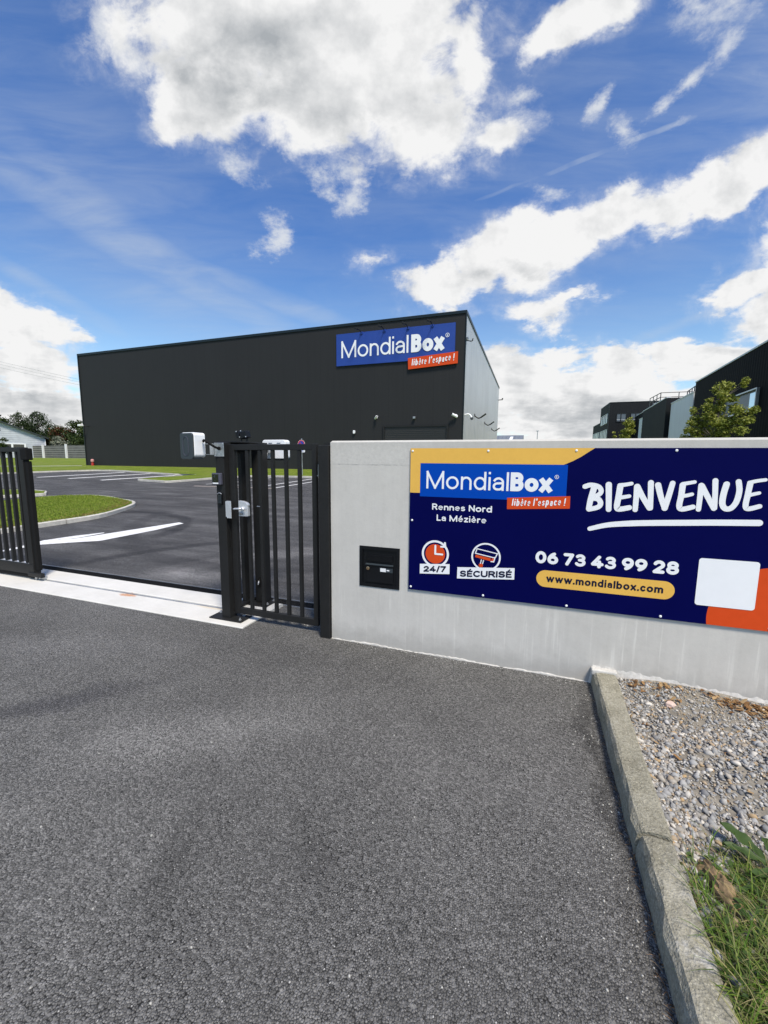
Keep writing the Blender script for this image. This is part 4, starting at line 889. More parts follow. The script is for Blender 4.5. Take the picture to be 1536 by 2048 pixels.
BIEN = [
( 0.034 , [(0.425, 1.4274), (0.407, 1.3412), (0.399, 1.2722)] ),( 0.029 , [(0.366, 1.4256), (0.4017, 1.4372), (0.4491, 1.4269), (0.4675, 1.399), (0.4554, 1.3731), (0.414, 1.3502)] ),( 0.031 , [(0.419, 1.3472), (0.4534, 1.3413), (0.4695, 1.3133), (0.4551, 1.286), (0.4001, 1.2678)] ),
( 0.0337 , [(0.5105, 1.4424), (0.5166, 1.3559), (0.5215, 1.2732)] ),( 0.0333 , [(0.58, 1.4318), (0.5743, 1.3582), (0.5696, 1.2946), (0.5847, 1.2784), (0.6435, 1.2918)] ),( 0.0237 , [(0.5757, 1.4401), (0.6092, 1.4452), (0.645, 1.4535)] ),( 0.0238 , [(0.579, 1.3563), (0.6063, 1.3615), (0.6377, 1.369)] ),
( 0.0306 , [(0.678, 1.4348), (0.679, 1.3623), (0.6791, 1.2788)] ),( 0.0321 , [(0.6798, 1.4348), (0.7145, 1.3688), (0.7605, 1.2932)] ),( 0.03 , [(0.7558, 1.4626), (0.761, 1.3758), (0.7658, 1.2935)] ),
( 0.0312 , [(0.7973, 1.4485), (0.8204, 1.3678), (0.8462, 1.2973)] ),( 0.0309 , [(0.8462, 1.2973), (0.8628, 1.3796), (0.8772, 1.4629)] ),
( 0.0305 , [(0.9332, 1.4524), (0.9308, 1.3822), (0.9255, 1.3164), (0.9425, 1.2959), (1.0, 1.3128)] ),( 0.0217 , [(0.9327, 1.4584), (0.9615, 1.4652), (0.9957, 1.4731)] ),( 0.0218 , [(0.9352, 1.3804), (0.9601, 1.3853), (0.9886, 1.3944)] ),
( 0.0279 , [(1.0329, 1.4533), (1.0325, 1.3761), (1.0312, 1.2982)] ),( 0.0292 , [(1.0357, 1.4505), (1.0721, 1.3826), (1.1116, 1.3081)] ),( 0.0274 , [(1.104, 1.4847), (1.1104, 1.3988), (1.1154, 1.3103)] ),
( 0.03 , [(1.1635, 1.4639), (1.1536, 1.4004), (1.1528, 1.3416), (1.1701, 1.311), (1.1993, 1.3143), (1.223, 1.3544), (1.2321, 1.4226), (1.2231, 1.4819)] ),
( 0.0279 , [(1.2816, 1.4701), (1.2765, 1.4049), (1.2721, 1.3324), (1.2894, 1.3148), (1.3414, 1.3327)] ),( 0.0198 , [(1.2771, 1.4767), (1.3142, 1.4881), (1.3551, 1.4957)] ),( 0.0198 , [(1.2796, 1.3973), (1.3034, 1.4059), (1.3316, 1.4145)] ),
( 0.0334 , [(0.4143, 1.1329), (0.5224, 1.1659), (0.6607, 1.1851), (0.7948, 1.1964), (0.9671, 1.2079), (1.132, 1.2188), (1.3503, 1.23)] )]
mb = MB()
for w_, pts in BIEN[:-1]: ribbon(mb, smooth_line(pts, 5), w_ * 1.08, 'round', y2, lambda t: 1.06 - .12 * t)
ribbon(mb, smooth_line(BIEN[-1][1], 6), .0365, 'round', y2, lambda t: .82 + .25 * min(1, t * 3))
mb.build('welcome_lettering', M['ink_white'], bd, fix=False)
mb = MB(); write(mb, '06 73 43 99 28', .072, .857, .090, y2, width=.889, weight=.25, cap='round', gap=.085, space=.20); mb.build('phone_number', M['ink_white'], bd, fix=False)
pl_ = MB(); pl_.flat(rrect(.086, .949, .683, .808, .0622, 12), y2); pl_ = pl_.build('web_plate', M['mustard'], bd, fix=False)
mb = MB(); write(mb, 'www.mondialbox.com', .155, .724, .054, y3, width=.729, weight=.20, cap='square', gap=.13); mb.build('web_lettering', M['ink_navy'], pl_, fix=False)
mb = MB(); mb.flat(rrect(1.065, 1.382, .670, .984, .018), y3); mb.build('white_square', M['ink_white'], bd, fix=False)
# clock pictogram
ck = MB(); cx_, cz_ = -.673, .859
ribbon(ck, arc(cx_, cz_, .101, .101, 40, -252 - 60, 50)[:], .0165, 'flat', y2); ribbon(ck, arc(cx_, cz_, .101, .101, 48, 30, 4), .0165, 'flat', y2)
ribbon(ck, [(-.598, .953), (-.594, .922), (-.628, .921)], .0145, 'round', y2)
ck = ck.build('clock_ring', M['ink_white'], bd, fix=False)
mb = MB(); disc(mb, cx_, cz_, .079, y2); mb.build('clock_face', M['orange'], ck, fix=False)
mb = MB(); ribbon(mb, [(cx_, cz_ + .066), (cx_, cz_)], .0145, 'round', y3); ribbon(mb, [(cx_, cz_), (cx_ + .057, cz_)], .0145, 'round', y3); mb.build('clock_hands', M['ink_white'], ck, fix=False)
hp = MB(); hp.flat([(-.796, .687), (-.555, .706), (-.556, .787), (-.796, .767)], y4); hp = hp.build('hours_plate', M['ink_white'], bd, fix=False)
def tilted(mb, s, x, z, h, y, w_, dz, **k):
    m2 = MB(); write(m2, s, 0, 0, h, y, width=w_, **k); mb.add([(x + v[0], v[1], z + v[2] + v[0] / w_ * dz) for v in m2.v], m2.f)
mb = MB(); tilted(mb, '24/7', -.764, .705, .048, y4 - .001, .180, .015, weight=.255, gap=.10); mb.build('hours_lettering', M['ink_navy'], hp, fix=False)
# camera pictogram
cr = MB(); ribbon(cr, arc(-.281, .868, .103, .103, 0, 360, 60), .0125, 'flat', y2)
ribbon(cr, [(-.3604, .8917), (-.3482, .9279), (-.1973, .9011), (-.2103, .8722), (-.2234, .8687), (-.3604, .8917)], .0075, 'round', y3)
ribbon(cr, [(-.2977, .8409), (-.3034, .8146)], .007, 'round', y3); ribbon(cr, [(-.3135, .8442), (-.3192, .8154)], .007, 'round', y3)
ribbon(cr, [(-.2419, .8368), (-.222, .8363), (-.2144, .8661)], .008, 'round', y3)
cr = cr.build('camera_pictogram', M['ink_white'], bd, fix=False)
mb = MB(); mb.flat([(-.3615, .861), (-.2442, .8389), (-.2451, .8621), (-.3577, .8802)], y2); disc(mb, -.3163, .8004, .0165, y3, 20)
mb.flat([(-.240, .840), (-.226, .839), (-.2185, .862), (-.236, .864)], y2); mb.build('camera_fill', M['orange'], cr, fix=False)
hp2 = MB(); hp2.flat([(-.495, .678), (-.068, .715), (-.069, .803), (-.494, .769)], y4); hp2 = hp2.build('secured_plate', M['ink_white'], bd, fix=False)
mb = MB(); tilted(mb, 'SÉCURISÉ', -.473, .695, .050, y4 - .001, .386, .032, weight=.235, gap=.11); mb.build('secured_lettering', M['ink_navy'], hp2, fix=False)
for (bx, bz) in [(-.873, 1.667), (-.295, 1.668), (-.869, 1.118), (-.87, .569), (-.291, .564), (.297, 1.671), (.882, 1.672), (.3, .559), (.883, .562), (1.470, .565), (1.470, 1.671), (1.470, 1.118)]:
    mb = MB(); mb.tube([(bx, YB - .0002, bz), (bx, YB - .003, bz), (bx, YB - .0052, bz)], [.0088, .0082, .005], 14); mb.build('bolt', M['white_paint'], bd, smooth=False)

lb = thing('letter_box', 'black built-in letter box with brass lock set flush in the grey wall', 'mailbox', (-1.15, YW, .7))
mb = MB(); ox0, ox1, oz0, oz1 = -1.329, -.971, .523, .873; ix0, ix1, iz0, iz1 = -1.302, -.998, .550, .846
for a in ((ox0, ox1, oz0, iz0), (ox0, ox1, iz1, oz1)): mb.box(a[0], a[1], YW - .006, YW + .02, a[2], a[3])
for a in ((ox0, ix0), (ix1, ox1)): mb.box(a[0], a[1], YW - .006, YW + .02, iz0, iz1)
mb.build('frame', M['plastic_black'], lb)
mb = MB(); mb.box(ix0, ix1, YW + .006, YW + .014, iz0, iz1); mb.build('back_panel', M['plastic_black'], lb)
mb = MB(); mb.box(-1.268, -1.028, YW - .002, YW + .0055, .562, .728); dr_ = mb.build('door', M['plastic_black'], lb, bevel=.003)
mb = MB(); mb.prism([(YW - .001, .727), (YW - .014, .722), (YW - .014, .716), (YW - .001, .712)], 'x', -1.27, -1.026); mb.build('door_lip', M['plastic_slate'], dr_)
mb = MB(); mb.prism([(YW - .001, .803), (YW - .007, .80), (YW - .004, .748), (YW - .001, .745)], 'x', -1.262, -1.034); mb.build('flap', M['plastic_black'], lb)
mb = MB(); mb.tube([(-1.252, YW - .002, .683), (-1.252, YW - .008, .683), (-1.252, YW - .009, .683)], [.0145, .0145, .011], 20); lk = mb.build('lock', M['brass'], lb)
mb = MB(); mb.box(-1.2535, -1.2505, YW - .0096, YW - .009, .676, .690); mb.build('keyhole', M['ink_navy'], lk)
mb = MB(); mb.box(-1.145, -1.030, YW - .0055, YW - .002, .660, .697); np_ = mb.build('name_holder', M['plastic_slate'], lb)
mb = MB(); mb.box(-1.140, -1.090, YW - .0065, YW - .0055, .664, .694); mb.build('name_card', M['white_paint'], np_)
mb = MB(); mb.box(-1.083, -1.060, YW - .0063, YW - .0055, .674, .684); mb.build('sticker', M['ink_white'], np_)

# ------------------------------------------------------------------ wicket gate, posts and their devices
def bolt_at(x, y, z, parent, r=.011, stud=.022):
    mb = MB(); mb.cyl((x, y, z), (x, y, z + .004), r * 1.5, 14); mb.cyl((x, y, z + .004), (x, y, z + .013), r, 6); mb.cyl((x, y, z + .013), (x, y, z + stud), r * .55, 10)
    return mb.build('anchor_bolt', M['galv'], parent)
hpst = thing('hinge_post', 'square black steel post standing against the end of the concrete wall', 'post', (-1.66, 3.16, 0))
mb = MB(); mb.box(-1.706, -1.6085, 3.105, 3.205, -.03, 1.715); mb.build('shaft', M['black_paint'], hpst, bevel=.004)
mb = MB(); mb.box(-1.712, -1.603, 3.21, 3.31, 1.735, 1.742); mb.box(-1.703, -1.612, 3.2055, 3.30, -.03, 1.735); mb.build('rear_shaft', M['black_paint'], hpst)
for z in (1.50, .20):
    mb = MB(); mb.box(-1.752, -1.7065, 3.165, 3.195, z - .05, z - .045); mb.cyl((-1.735, 3.18, z - .045), (-1.735, 3.18, z + .05), .013, 12); mb.cyl((-1.735, 3.18, z + .05), (-1.735, 3.18, z + .062), .009, 12)
    mb.build('hinge', M['galv'] if z > 1 else M['black_paint'], hpst)
wg = thing('wicket_gate', 'narrow black pedestrian gate leaf of five upright bars beside the wall', 'gate', (-2.24, 3.2, .06))
GX0, GX1, GY0, GY1, GZ0, GZ1 = -2.708, -1.768, 3.182, 3.222, .062, 1.730
mb = MB(); mb.box(GX0, GX0 + .062, GY0, GY1, GZ0, GZ1); mb.build('stile', M['black_paint'], wg, bevel=.003)
mb = MB(); mb.box(GX1 - .045, GX1, GY0, GY1, GZ0, GZ1); mb.build('stile', M['black_paint'], wg, bevel=.003)
mb = MB(); mb.box(GX0 + .0622, GX1 - .0452, GY0 + .001, GY1 - .001, GZ1 - .055, GZ1 - .001); mb.build('top_rail', M['black_paint'], wg, bevel=.003)
mb = MB(); mb.box(GX0 + .0622, GX1 - .0452, GY0 + .001, GY1 - .001, GZ0 + .001, GZ0 + .062); mb.build('bottom_rail', M['black_paint'], wg, bevel=.003)
for i in range(5):
    xb = -2.508 + i * .1405
    mb = MB(); mb.box(xb - .0155, xb + .0155, 3.187, 3.217, GZ0 + .0625, GZ1 - .0555); mb.build('bar', M['black_paint'], wg, bevel=.002)
lk = MB(); lk.prism([(-2.588, 1.052), (-2.486, 1.052), (-2.482, 1.06), (-2.482, 1.168), (-2.50, 1.186), (-2.54, 1.198), (-2.588, 1.200)], 'y', 3.148, 3.1815)
lk = lk.build('lock_case', M['alu'], wg, bevel=.004)
mb = MB(); mb.tube([(-2.535, 3.148, 1.128), (-2.535, 3.128, 1.128)], .016, 16); mb.tube([(-2.535, 3.121, 1.128), (-2.57, 3.120, 1.127), (-2.612, 3.122, 1.124), (-2.628, 3.124, 1.121)], [.0095, .009, .0085, .007], 12); mb.tube([(-2.535, 3.121, 1.128), (-2.50, 3.123, 1.124)], [.0095, .007], 12); mb.build('handle', M['alu'], lk, smooth=True)
mb = MB(); mb.tube([(-2.558, 3.148, 1.082), (-2.558, 3.134, 1.082), (-2.558, 3.132, 1.082)], [.0165, .0165, .012], 18); mb.build('cylinder', M['galv'], lk)
mb = MB(); mb.box(-2.561, -2.555, 3.1314, 3.1322, 1.076, 1.088); mb.build('key_slot', M['ink_navy'], lk)
mb = MB(); mb.cyl((-2.482, 3.165, 1.155), (-2.470, 3.165, 1.155), .006, 10); mb.build('latch_pin', M['galv'], lk); mb = MB(); mb.cyl((-2.408, 3.19, 1.150), (-2.372, 3.19, 1.150), .005, 10); mb.build('latch_pin', M['galv'], lk)

gp = thing('gate_post', 'tall black steel gate post carrying the entry devices, on a bolted plate', 'post', (-2.76, 3.19, 0))
mb = MB(); mb.box(-2.822, -2.722, 3.131, 3.235, .025, 1.746); mb.build('shaft', M['black_paint'], gp, bevel=.004)
mb = MB(); mb.box(-2.945, -2.560, 3.085, 3.262, .014, .026); mb.build('base_plate', M['black_paint'], gp, bevel=.003)
for (x, y) in ((-2.918, 3.225), (-2.60, 3.125), (-2.635, 3.23)): bolt_at(x, y, .0262, gp)
mb = MB(); mb.box(-2.704, -2.652, 3.120, 3.1265, 1.030, 1.196); mb.box(-2.7218, -2.704, 3.1265, 3.15, 1.04, 1.19); mb.build('strike_plate', M['alu'], gp, bevel=.002)
mb = MB(); mb.tube([(-2.712, 3.155, 1.03), (-2.709, 3.15, .94), (-2.703, 3.152, .86), (-2.712, 3.158, .74)], .0035, 8); mb.build('loose_cable', M['rubber'], gp)
mb = MB(); mb.box(-2.842, -2.8225, 3.16, 3.20, .905, 1.018); mb.build('side_box', M['plastic_black'], gp, bevel=.003)

pt = thing('receiving_portal', 'black steel catching frame for the sliding gate, behind the gate post', 'gate frame', (-2.7, 3.6, 0))
mb = MB(); mb.box(-2.752, -2.632, 3.575, 3.69, .04, 1.735); mb.build('shaft', M['black_paint'], pt, bevel=.004)
mb = MB(); mb.box(-2.842, -2.800, 3.47, 3.51, .06, 1.66); mb.box(-2.842, -2.800, 3.575, 3.61, .06, 1.66); mb.box(-2.812, -2.800, 3.5105, 3.5745, .06, 1.66); mb.build('catch_channel', M['black_paint'], pt)
mb = MB(); mb.box(-2.88, -2.63, 3.236, 3.69, 1.7475, 1.762); mb.build('top_plate', M['black_paint'], pt, bevel=.003)
mb = MB(); mb.box(-2.875, -2.80, 3.30, 3.62, 1.66, 1.747); mb.build('guide_housing', M['rubber'], pt, bevel=.003)
mb = MB(); mb.box(-2.90, -2.555, 3.48, 3.70, .028, .040); mb.build('base_plate', M['black_paint'], pt, bevel=.003)
for (x, y) in ((-2.585, 3.55), (-2.87, 3.52), (-2.588, 3.67)): bolt_at(x, y, .0405, pt)
mb = MB(); mb.tube([(-2.694, 3.5745, .215), (-2.694, 3.5735, .27), (-2.694, 3.5745, .325)], [.012, .02, .012], 16); ch_ = mb.build('cable_hole', M['rubber'], pt)
mb = MB(); mb.tube([(-2.70, 3.5525, .245), (-2.692, 3.550, .27), (-2.69, 3.5525, .29)], [.004, .007, .004], 8); mb.build('cable_end', M['ink_white'], ch_)
mb = MB(); mb.box(-2.86, -2.79, 3.40, 3.70, .0415, .075); mb.build('catch_foot', M['black_paint'], pt, bevel=.004)

def reader(name, label, cx, cy, z0, z1, half, deep, face):
    """a rounded white box with a slate front on a steel bracket; face +1 looks towards -Y"""
    t = thing(name, label, 'reader', (cx, cy, z0)); s = face
    def body(x0, x1, za, zb, ya, yb, r, mt, nm, par, slant=0):
        mb = MB(); p = rrect(x0, x1, za, zb, r, 6); mb.prism(p, 'y', ya, yb); return mb.build(nm, M[mt], par, bevel=.006, seg=3)
    sh = body(cx - half, cx + half, z0 + .02, z1, cy + s * .012, cy + s * deep, .028, 'white_plastic', 'shell', t)
    f = body(cx - half + .004, cx + half - .004, z0, z1 - .006, cy - s * .006, cy + s * .0118, .026, 'plastic_slate', 'front_cover', t)
    body(cx - half + .01, cx + half - .01, z0 + .004, z0 + .0198, cy + s * .0125, cy + s * (deep - .02), .006, 'plastic_slate', 'underside', t)
    mb = MB(); a = arc(cx - .006, (z0 + z1) / 2 + .03, .038, .055, 20, 160, 12) + arc(cx - .006, (z0 + z1) / 2 - .04, .038, .05, 200, 340, 12)
    mb.tube([(p[0], cy - s * .0075, p[1]) for p in a] + [(a[0][0], cy - s * .0075, a[0][1])], .0022, 6); mb.build('ring_mark', M['plastic_violet'], f)
    return t
r1 = reader('vehicle_reader', 'white box with slate front jutting out on a bracket from the gate post', 0, 0, 0, .248, .088, .135, 1)
for ch in r1.children: pass
r1.location = (-3.012, 2.985, 1.585); r1.rotation_euler = (0, 0, R(-6))
rb = MB(); rb.box(.105, .195, .083, .086, .032, .1305); rb.box(.088, .1046, .083, .105, .121, .125); rb.box(.088, .1046, .083, .105, .036, .040)
br = thing('bracket_plate', 'galvanised steel bracket plate screwed to the head of the gate post', 'bracket', (-2.77, 3.12, 1.68))
mb = MB(); mb.box(-2.823, -2.712, 3.1235, 3.1302, 1.612, 1.742); mb.build('plate', M['galv'], br, bevel=.003)
mb = MB(); mb.box(-2.868, -2.8235, 3.1165, 3.1232, 1.628, 1.735); mb.box(-2.93, -2.8685, 3.10, 3.119, 1.7285, 1.733); mb.box(-2.93, -2.8685, 3.10, 3.119, 1.630, 1.6345); mb.build('arm', M['galv'], br)
for (x, z) in ((-2.72, 1.735), (-2.72, 1.62), (-2.815, 1.62)):
    mb = MB(); mb.cyl((x, 3.1234, z), (x, 3.1205, z), .0048, 10); mb.build('screw', M['alu'], br)
mb = MB(); mb.cyl((-2.762, 3.1234, 1.690), (-2.762, 3.112, 1.690), .017, 14); mb.build('cable_gland', M['rubber'], br)
cb = MB(); cb.tube(smooth_line([(-2.90, 3.075, 1.752), (-2.875, 3.05, 1.762), (-2.835, 3.03, 1.757), (-2.795, 3.045, 1.727), (-2.768, 3.08, 1.699), (-2.762, 3.112, 1.690)], 5), .0105, 12)
tag(cb.build('reader_cable', M['rubber'], smooth=True), 'thick black cable curving from the white reader into the gate post', 'cable')
r2 = reader('exit_reader', 'white box with two slots behind the wicket gate, facing the yard', 0, 0, 0, .22, .145, .10, 1)
r2.location = (-2.60, 3.86, 1.578); r2.rotation_euler = (0, 0, R(180))
for x in (-.085, .02):
    mb = MB(); mb.box(x, x + .045, .1002, .1025, .182, .188); mb.build('slot', M['ink_navy'], r2)
mb = MB(); mb.box(-2.66, -2.62, 3.691, 3.755, 1.66, 1.70); tag(mb.build('bracket', M['galv']), 'small steel bracket holding the exit reader on the rear post', 'bracket')
lt = thing('warning_light', 'twin black spot lamp on short legs on the catching frame', 'lamp', (-2.8, 3.55, 1.762))
mb = MB(); mb.box(-2.842, -2.832, 3.53, 3.545, 1.7625, 1.80); mb.box(-2.772, -2.762, 3.53, 3.545, 1.7625, 1.80); mb.box(-2.85, -2.755, 3.525, 3.55, 1.80, 1.806); mb.build('stand', M['black_paint'], lt)
mt_ = Matrix.Translation((-2.872, 3.54, 1.84)) @ Matrix.Rotation(R(-14), 4, 'Y')
mb = MB(); mb.box(-.012, .030, -.035, .035, -.035, .035, mt_); h1 = mb.build('lamp_head', M['plastic_black'], lt, bevel=.004)
mt2 = Matrix.Translation((-2.785, 3.54, 1.838)) @ Matrix.Rotation(R(-14), 4, 'Y')
mb = MB(); mb.box(-.044, .036, -.037, .037, -.035, .037, mt2); h2 = mb.build('lamp_head', M['plastic_black'], lt, bevel=.008)
for (x, z) in ((-2.828, 1.815), (-2.752, 1.818), (-2.868, 1.872), (-2.812, 1.878)):
    mb = MB(); mb.cyl((x, 3.50, z), (x, 3.495, z), .0055, 10); mb.build('screw', M['alu'], h2)
ic = thing('intercom', 'grey violet intercom with black lens and white strip on the gate post', 'intercom', (-2.78, 3.13, 1.4))
mb = MB(); mb.box(-2.846, -2.742, 3.098, 3.1302, 1.347, 1.458); hs = mb.build('housing', M['plastic_violet'], ic, bevel=.006)
mb = MB(); mb.box(-2.834, -2.766, 3.0945, 3.0978, 1.372, 1.446); mb.build('lens_window', M['glass_dark'], ic)
mb = MB(); mb.box(-2.833, -2.767, 3.095, 3.0978, 1.356, 1.368); mb.build('light_strip', M['ink_white'], ic)
mb = MB(); mb.cyl((-2.806, 3.0944, 1.425), (-2.806, 3.0930, 1.425), .010, 14); mb.box(-2.812, -2.798, 3.0936, 3.0944, 1.385, 1.389); mb.build('lens', M['plastic_slate'], ic)
kp = thing('keypad', 'slim black keypad with silver top edge below the intercom', 'keypad', (-2.77, 3.13, 1.2))
mb = MB(); mb.prism(rrect(-2.796, -2.748, 1.158, 1.27, .012), 'y', 3.112, 3.1302); kb = mb.build('housing', M['plastic_black'], kp, bevel=.003)
mb = MB(); mb.tube(arc(-2.772, 1.262, .019, .010, 10, 170, 8) and [(p[0], 3.111, p[1]) for p in arc(-2.772, 1.258, .021, .012, 5, 175, 10)], .003, 8); mb.build('edge_trim', M['alu'], kp)
mb = MB()
for i in range(6):
    for j in range(2): mb.box(-2.788 + j * .018, -2.775 + j * .018, 3.110, 3.1118, 1.172 + i * .0135, 1.181 + i * .0135)
mb.build('button', M['plastic_slate'], kp)

sg = thing('sliding_gate', 'black barred sliding gate leaf half drawn back on its rail', 'gate', (-6.2, 3.34, 0))
SY0, SY1 = 3.296, 3.370
mb = MB(); mb.box(-6.052, -5.962, SY0, SY1, .215, 1.712); mb.build('stile', M['black_paint'], sg, bevel=.004)
mb = MB(); mb.box(-12.0, -6.0522, SY0 + .004, SY1 - .004, 1.655, 1.711); mb.build('top_rail', M['black_paint'], sg, bevel=.003)
mb = MB(); mb.box(-12.0, -5.958, SY0 - .006, SY1 + .004, .085, .214); mb.build('bottom_beam', M['black_paint'], sg, bevel=.004)
mb = MB(); mb.box(-12.0, -6.0, SY0 + .010, SY1 - .012, .028, .0845); mb.build('lower_beam', M['rubber'], sg, bevel=.004)
mb = MB(); mb.box(-12.0, -6.0524, SY0 + .02, SY1 - .006, .2145, .2185); mb.build('beam_cover', M['alu'], sg)
mb = MB(); mb.box(-5.9618, -5.898, SY0 + .012, SY1 - .008, .135, 1.54); mb.build('rubber_edge', M['rubber'], sg, bevel=.008)
mb = MB(); mb.box(-6.0, -5.885, SY0 - .004, SY1 + .002, 1.555, 1.70); mb.build('end_cap', M['rubber'], sg, bevel=.01)
mb = MB(); mb.box(-6.06, -5.80, SY0 - .02, SY0 + .028, .058, .112); mb.build('end_foot', M['black_paint'], sg, bevel=.005)
mb = MB(); mb.box(-5.98, -5.82, SY0 + .029, SY1 - .01, .024, .062); mb.cyl((-5.93, SY0 - .006, .044), (-5.93, SY0 + .0285, .044), .020, 16); mb.cyl((-5.86, SY0 - .006, .050), (-5.86, SY0 + .0285, .050), .012, 12); mb.build('roller', M['galv'], sg)
i = 0; xb = -6.105
while xb > -7.9:
    mb = MB(); mb.box(xb - .036, xb, 3.312, 3.350, .2187, 1.6548); mb.build('bar', M['black_paint'], sg, bevel=.002)
    xb -= .1415

# ------------------------------------------------------------------ the dark warehouse
YBF, BXL, BXR, BYB, BZT = 26.0, -37.98, -4.08, 53.6, 10.53
wh = thing('warehouse', 'large windowless anthracite warehouse with silver ribbed flank and blue sign', 'warehouse', (-21, 26, .7))
mb = MB(); mb.box(BXL, BXR, YBF, YBF + .3, .3, BZT); mb.build('front_wall', M['clad_dark'], wh)
mb = MB(); mb.box(BXR - .3, BXR - .004, YBF + .3005, BYB, .3, BZT - .004); mb.build('side_wall', M['clad_silver'], wh)
mb = MB(); mb.box(BXL + .004, BXL + .3, YBF + .3005, BYB, .3, BZT - .004); mb.box(BXL + .3005, BXR - .3005, BYB - .3, BYB - .004, .3, BZT - .004); mb.build('rear_wall', M['clad_dark_y'], wh)
mb = MB(); mb.box(BXL + .3, BXR - .3, YBF + .3, BYB - .3, BZT - .5, BZT - .35); mb.build('roof', M['grey_roof'], wh)
mb = MB(); mb.box(BXL - .05, BXR + .05, YBF - .06, YBF + .26, BZT + .003, BZT + .04); mb.box(BXL - .05, BXR + .05, YBF - .06, YBF - .004, BZT - .13, BZT + .003)
mb.box(BXR - .28, BXR + .05, YBF + .2605, BYB, BZT + .003, BZT + .06); mb.box(BXR + .003, BXR + .05, YBF - .004, BYB, BZT - .12, BZT + .003); mb.box(BXR - .004, BXR + .045, YBF - .055, YBF - .004, .3, BZT - .1305)
mb.box(BXL - .05, BXL + .03, YBF - .055, YBF - .004, .3, BZT - .1305)
mb.build('roof_trim', M['trim_teal'], wh)
dz0, dx0, dx1, dzt = .72, -9.24, -5.10, 3.72
mb = MB(); mb.box(dx0 - .12, dx0, YBF - .09, YBF - .003, dz0, dzt + .12); mb.box(dx1, dx1 + .12, YBF - .09, YBF - .003, dz0, dzt + .12); mb.box(dx0, dx1, YBF - .09, YBF - .003, dzt, dzt + .12); df = mb.build('door_frame', M['black_paint'], wh)
mb = MB(); mb.box(dx0 + .002, dx1 - .002, YBF - .03, YBF - .0035, dz0, dzt - .002); mb.build('door', M['door_dark'], wh)

bs = thing('facade_sign', 'large blue logo board high on the dark warehouse front', 'sign', (-8.7, 25.95, 8.9))
YS = YBF - .09
mb = MB(); mb.box(-12.735, -4.70, YS, YBF - .01, 7.852, 9.91); mb.build('panel', M['royal_far'], bs)
ZK[0] = 45.0
def far_text(fn):
    m2 = MB(); fn(m2); return m2
m2 = MB(); write(m2, 'Mondial', -12.36, 8.352, 1.083, YS - .006, width=4.70, weight=.112, gap=.10); write(m2, 'Box', -7.48, 8.352, 1.083, YS - .006, width=2.10, weight=.25, gap=.055); registered(m2, -5.17, 9.205, .11, YS - .006)
m2.build('logo_lettering', M['ink_white'], bs, fix=False)
tp = MB(); a = [(-7.645, 7.321), (-4.495, 7.491), (-4.493, 8.191), (-7.674, 8.014)]
tp.add([(p[0], YS - .05, p[1]) for p in a] + [(p[0], YS - .002, p[1]) for p in a], [(0, 1, 2, 3), (0, 4, 5, 1), (1, 5, 6, 2), (2, 6, 7, 3), (3, 7, 4, 0)]); tp = tp.build('slogan_panel', M['orange'], bs)
m2 = MB(); slogan(m2, -7.42, 7.525, .40, YS - .054, 2.70, .155); m2.build('slogan_lettering', M['ink_white'], tp, fix=False)
ZK[0] = 1.0
def spot(x, label):
    t = thing('sign_spotlight', label, 'spotlight', (x, YS, 9.86), 'spotlights above the facade sign')
    mb = MB(); mb.box(x - .09, x + .09, YS - .06, YS - .002, 9.78, 9.92); mb.build('mount', M['royal_far'], t)
    mb = MB(); mb.tube([(x, YS - .06, 9.86), (x, YS - .4, 9.95), (x, 25.25, 9.93)], .028, 8); mb.build('arm', M['black_paint'], t)
    mb = MB(); mb.box(-.19, .06, -.10, .05, -.05, .05, Matrix.Translation((x, 25.2, 9.90)) @ Matrix.Rotation(R(25), 4, 'Y')); mb.build('lamp_head', M['black_paint'], t, bevel=.015)
for x, lab in ((-10.90, 'small black spotlight above the capital M of the facade sign'), (-9.29, 'small black spotlight above the letters n and d of the facade sign'), (-7.70, 'small black spotlight above the last l of the facade sign'), (-6.13, 'small black spotlight above the letter x of the facade sign')): spot(x, lab)
def wall_cam(x, z, label, name='security_camera', s=1., tilt=-20, turn=-35):
    t = thing(name, label, 'camera', (x, YBF, z))
    mb = MB(); mb.cyl((x, YBF - .002, z), (x, YBF - .05 * s, z), .09 * s, 14); mb.tube([(x, YBF - .05 * s, z), (x, YBF - .14 * s, z - .03 * s)], .035 * s, 10); mb.build('mount', M['white_plastic'], t)
    q = Matrix.Translation((x, YBF - .17 * s, z - .04 * s)) @ Matrix.Rotation(R(turn), 4, 'Z') @ Matrix.Rotation(R(tilt), 4, 'X')
    mb = MB(); p = [q @ Vector(v) for v in ((0, .12 * s, 0), (0, -.26 * s, 0))]; mb.cyl(p[0], p[1], .085 * s, 16); b = mb.build('body', M['white_plastic'], t)
    p2 = q @ Vector((0, -.262 * s, 0)); p3 = q @ Vector((0, -.27 * s, 0)); mb = MB(); mb.cyl(p2, p3, .06 * s, 14); mb.build('lens', M['plastic_black'], b)
wall_cam(-9.84, 4.38, 'small white camera left of the sectional door on the warehouse front', s=.85, turn=40)
wall_cam(-4.52, 4.36, 'larger white tube camera at the right corner of the warehouse front', s=1.0, turn=-60, tilt=-25)
t = thing('door_light', 'small grey floodlight above the warehouse door', 'lamp', (-7.19, YBF, 4.28))
mb = MB(); mb.box(-7.27, -7.11, YBF - .2, YBF - .06, 4.22, 4.36); mb.build('housing', M['galv'], t, bevel=.02); mb = MB(); mb.box(-7.21, -7.17, YBF - .06, YBF - .002, 4.2, 4.3); mb.build('mount', M['black_paint'], t)
t = thing('wall_sensor', 'small white sensor box low on the warehouse front above the wall', 'sensor', (-11.45, YBF, 3.45))
